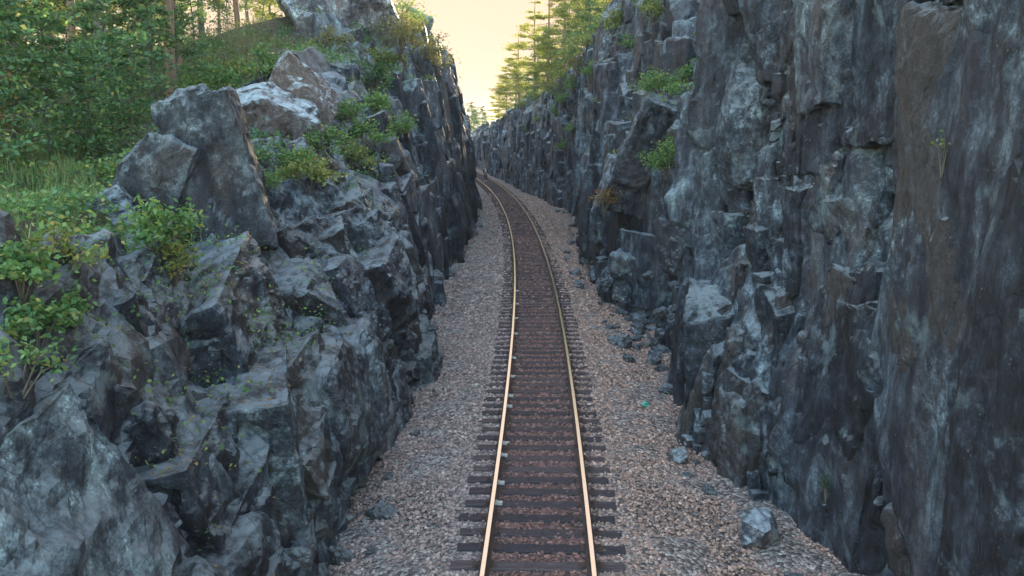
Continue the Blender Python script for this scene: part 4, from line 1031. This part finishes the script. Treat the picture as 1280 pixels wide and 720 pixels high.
log(gp(20, 186), gp(75, 190), .035, 'stubby stick beside the long bare branch')

# ------------------------------------------------------------------ the walker
def skin(name, J, E, mat, parent, sub=2):
    me = bpy.data.meshes.new(name); me.from_pydata([j[0] for j in J], E, []); me.materials.append(mat)
    o = link(name, me, parent)
    sk = o.modifiers.new('skin', 'SKIN'); sk.use_smooth_shade = True
    lay = me.skin_vertices[0].data if me.skin_vertices else None
    if lay is None:
        bpy.context.view_layer.objects.active = o; lay = o.data.skin_vertices[0].data
    for k, j in enumerate(J):
        r_ = j[1]; lay[k].radius = r_ if isinstance(r_, tuple) else (r_, r_); lay[k].use_root = (k == 0)
    s_ = o.modifiers.new('subsurf', 'SUBSURF'); s_.levels = sub; s_.render_levels = sub
    return o
SKIN = simple('skin', (.45, .28, .21), .6); BLK = simple('black_cloth', (.018, .018, .024), .9, 0, (.035, .035, .045)); WHT = simple('pale_cloth', (.55, .58, .62), .8); HAIR = simple('dark_hair', (.03, .022, .018), .7)
fp = onz(607, 227.3, -.18); fx, fy = fp.x, fp.y
# strolling towards us, right foot leading
J = [((0, 0, .92), (.13, .10)), ((0, 0, 1.12), (.12, .09)), ((0, .0, 1.34), (.15, .10)), ((0, 0, 1.46), (.065, .06)), ((0, -.01, 1.55), (.055, .055)), ((0, -.02, 1.62), (.075, .09)), ((0, -.02, 1.70), (.065, .08)),
     ((-.10, 0, .86), .085), ((-.11, -.10, .50), .058), ((-.11, -.05, .10), .038), ((-.11, -.20, .04), .035),
     ((.10, 0, .86), .085), ((.11, .02, .48), .058), ((.11, .22, .14), .038), ((.11, .13, .04), .035),
     ((-.19, 0, 1.38), .055), ((-.25, .06, 1.12), .042), ((-.24, -.04, .90), .032), ((-.235, -.06, .82), (.035, .022)), ((.19, 0, 1.38), .055), ((.25, -.04, 1.12), .042), ((.24, -.16, .92), .032), ((.235, -.20, .85), (.035, .022))]
E = [(0, 1), (1, 2), (2, 3), (3, 4), (4, 5), (5, 6), (0, 7), (7, 8), (8, 9), (9, 10), (0, 11), (11, 12), (12, 13), (13, 14), (2, 15), (15, 16), (16, 17), (17, 18), (2, 19), (19, 20), (20, 21), (21, 22)]
for (hx, hy, hz) in ((-.235, -.06, .80), (.235, -.20, .83)):      # five fingers on each hand
    wi = 18 if hx < 0 else 22
    for k in range(4):
        i0 = len(J); ox = -.03+.02*k
        J += [((hx, hy+ox, hz), .009), ((hx*.98, hy+ox-.01, hz-.045), .008), ((hx*.94, hy+ox-.015, hz-.075+.008*abs(k-1.3)), .006)]
        E += [(wi, i0), (i0, i0+1), (i0+1, i0+2)]
    i0 = len(J); J += [((hx*.95, hy-.045, hz+.015), .010), ((hx*.93, hy-.065, hz-.02), .008)]; E += [(wi, i0), (i0, i0+1)]
person = link('person', None, loc=(fx, fy, -.18)); tag(person, 'lone walker in dark clothes with a pale patch on the chest standing between the rails', 'person')
skin('body', J, E, SKIN, person)
skin('jacket', [((0, 0, .88), (.165, .125)), ((0, 0, 1.12), (.15, .12)), ((0, 0, 1.34), (.18, .13)), ((0, 0, 1.45), (.09, .08)), ((-.19, 0, 1.38), .075), ((-.25, .06, 1.12), .06), ((-.24, -.03, .93), .05), ((.19, 0, 1.38), .075), ((.25, -.04, 1.12), .06), ((.24, -.14, .94), .05)],
     [(0, 1), (1, 2), (2, 3), (2, 4), (4, 5), (5, 6), (2, 7), (7, 8), (8, 9)], BLK, person)
skin('trousers', [((0, 0, .95), (.15, .115)), ((-.10, 0, .84), .10), ((-.11, -.10, .50), .074), ((-.11, -.05, .14), .058), ((.10, 0, .84), .10), ((.11, .02, .48), .074), ((.11, .20, .17), .058)],
     [(0, 1), (1, 2), (2, 3), (0, 4), (4, 5), (5, 6)], BLK, person)
for (x, y, z) in ((-.11, -.05, .05), (.11, .22, .07)):
    V, T = ico(3); link('shoe', mesh_np('shoe', V*np.array([.05, .14, .05])+np.array([x, y-.06, z]), T, WHT, True), person)
V, T = ico(3); V = V*np.array([.088, .105, .10])+np.array([0, .0, 1.665]); V[:, 1] = np.where(V[:, 2] < 1.66, np.maximum(V[:, 1], .0), V[:, 1])
link('hair', mesh_np('hair', V, T, HAIR, True), person)
V, T = ico(3); link('shirt_front', mesh_np('shirt_front', V*np.array([.095, .05, .15])+np.array([0, -.105, 1.22]), T, WHT, True), person)
# ------------------------------------------------------------------ air
hz = bpy.data.materials.new('haze_air'); hz.use_nodes = True; t_ = hz.node_tree; t_.nodes.clear()
ho = t_.nodes.new('ShaderNodeOutputMaterial'); pv = t_.nodes.new('ShaderNodeVolumePrincipled')
pv.inputs['Color'].default_value = (.95, .88, .78, 1); pv.inputs['Density'].default_value = .0005; pv.inputs['Anisotropy'].default_value = .0
t_.links.new(pv.outputs[0], ho.inputs['Volume'])
V, Q = box(-1650, 1650, -150, 2600, -2.2, 34)
tag(link('haze', mesh_np('haze', V, Q, hz)), kind='stuff')
print('SCENE DONE', sum(len(o.data.polygons) for o in S.objects if o.type == 'MESH'))
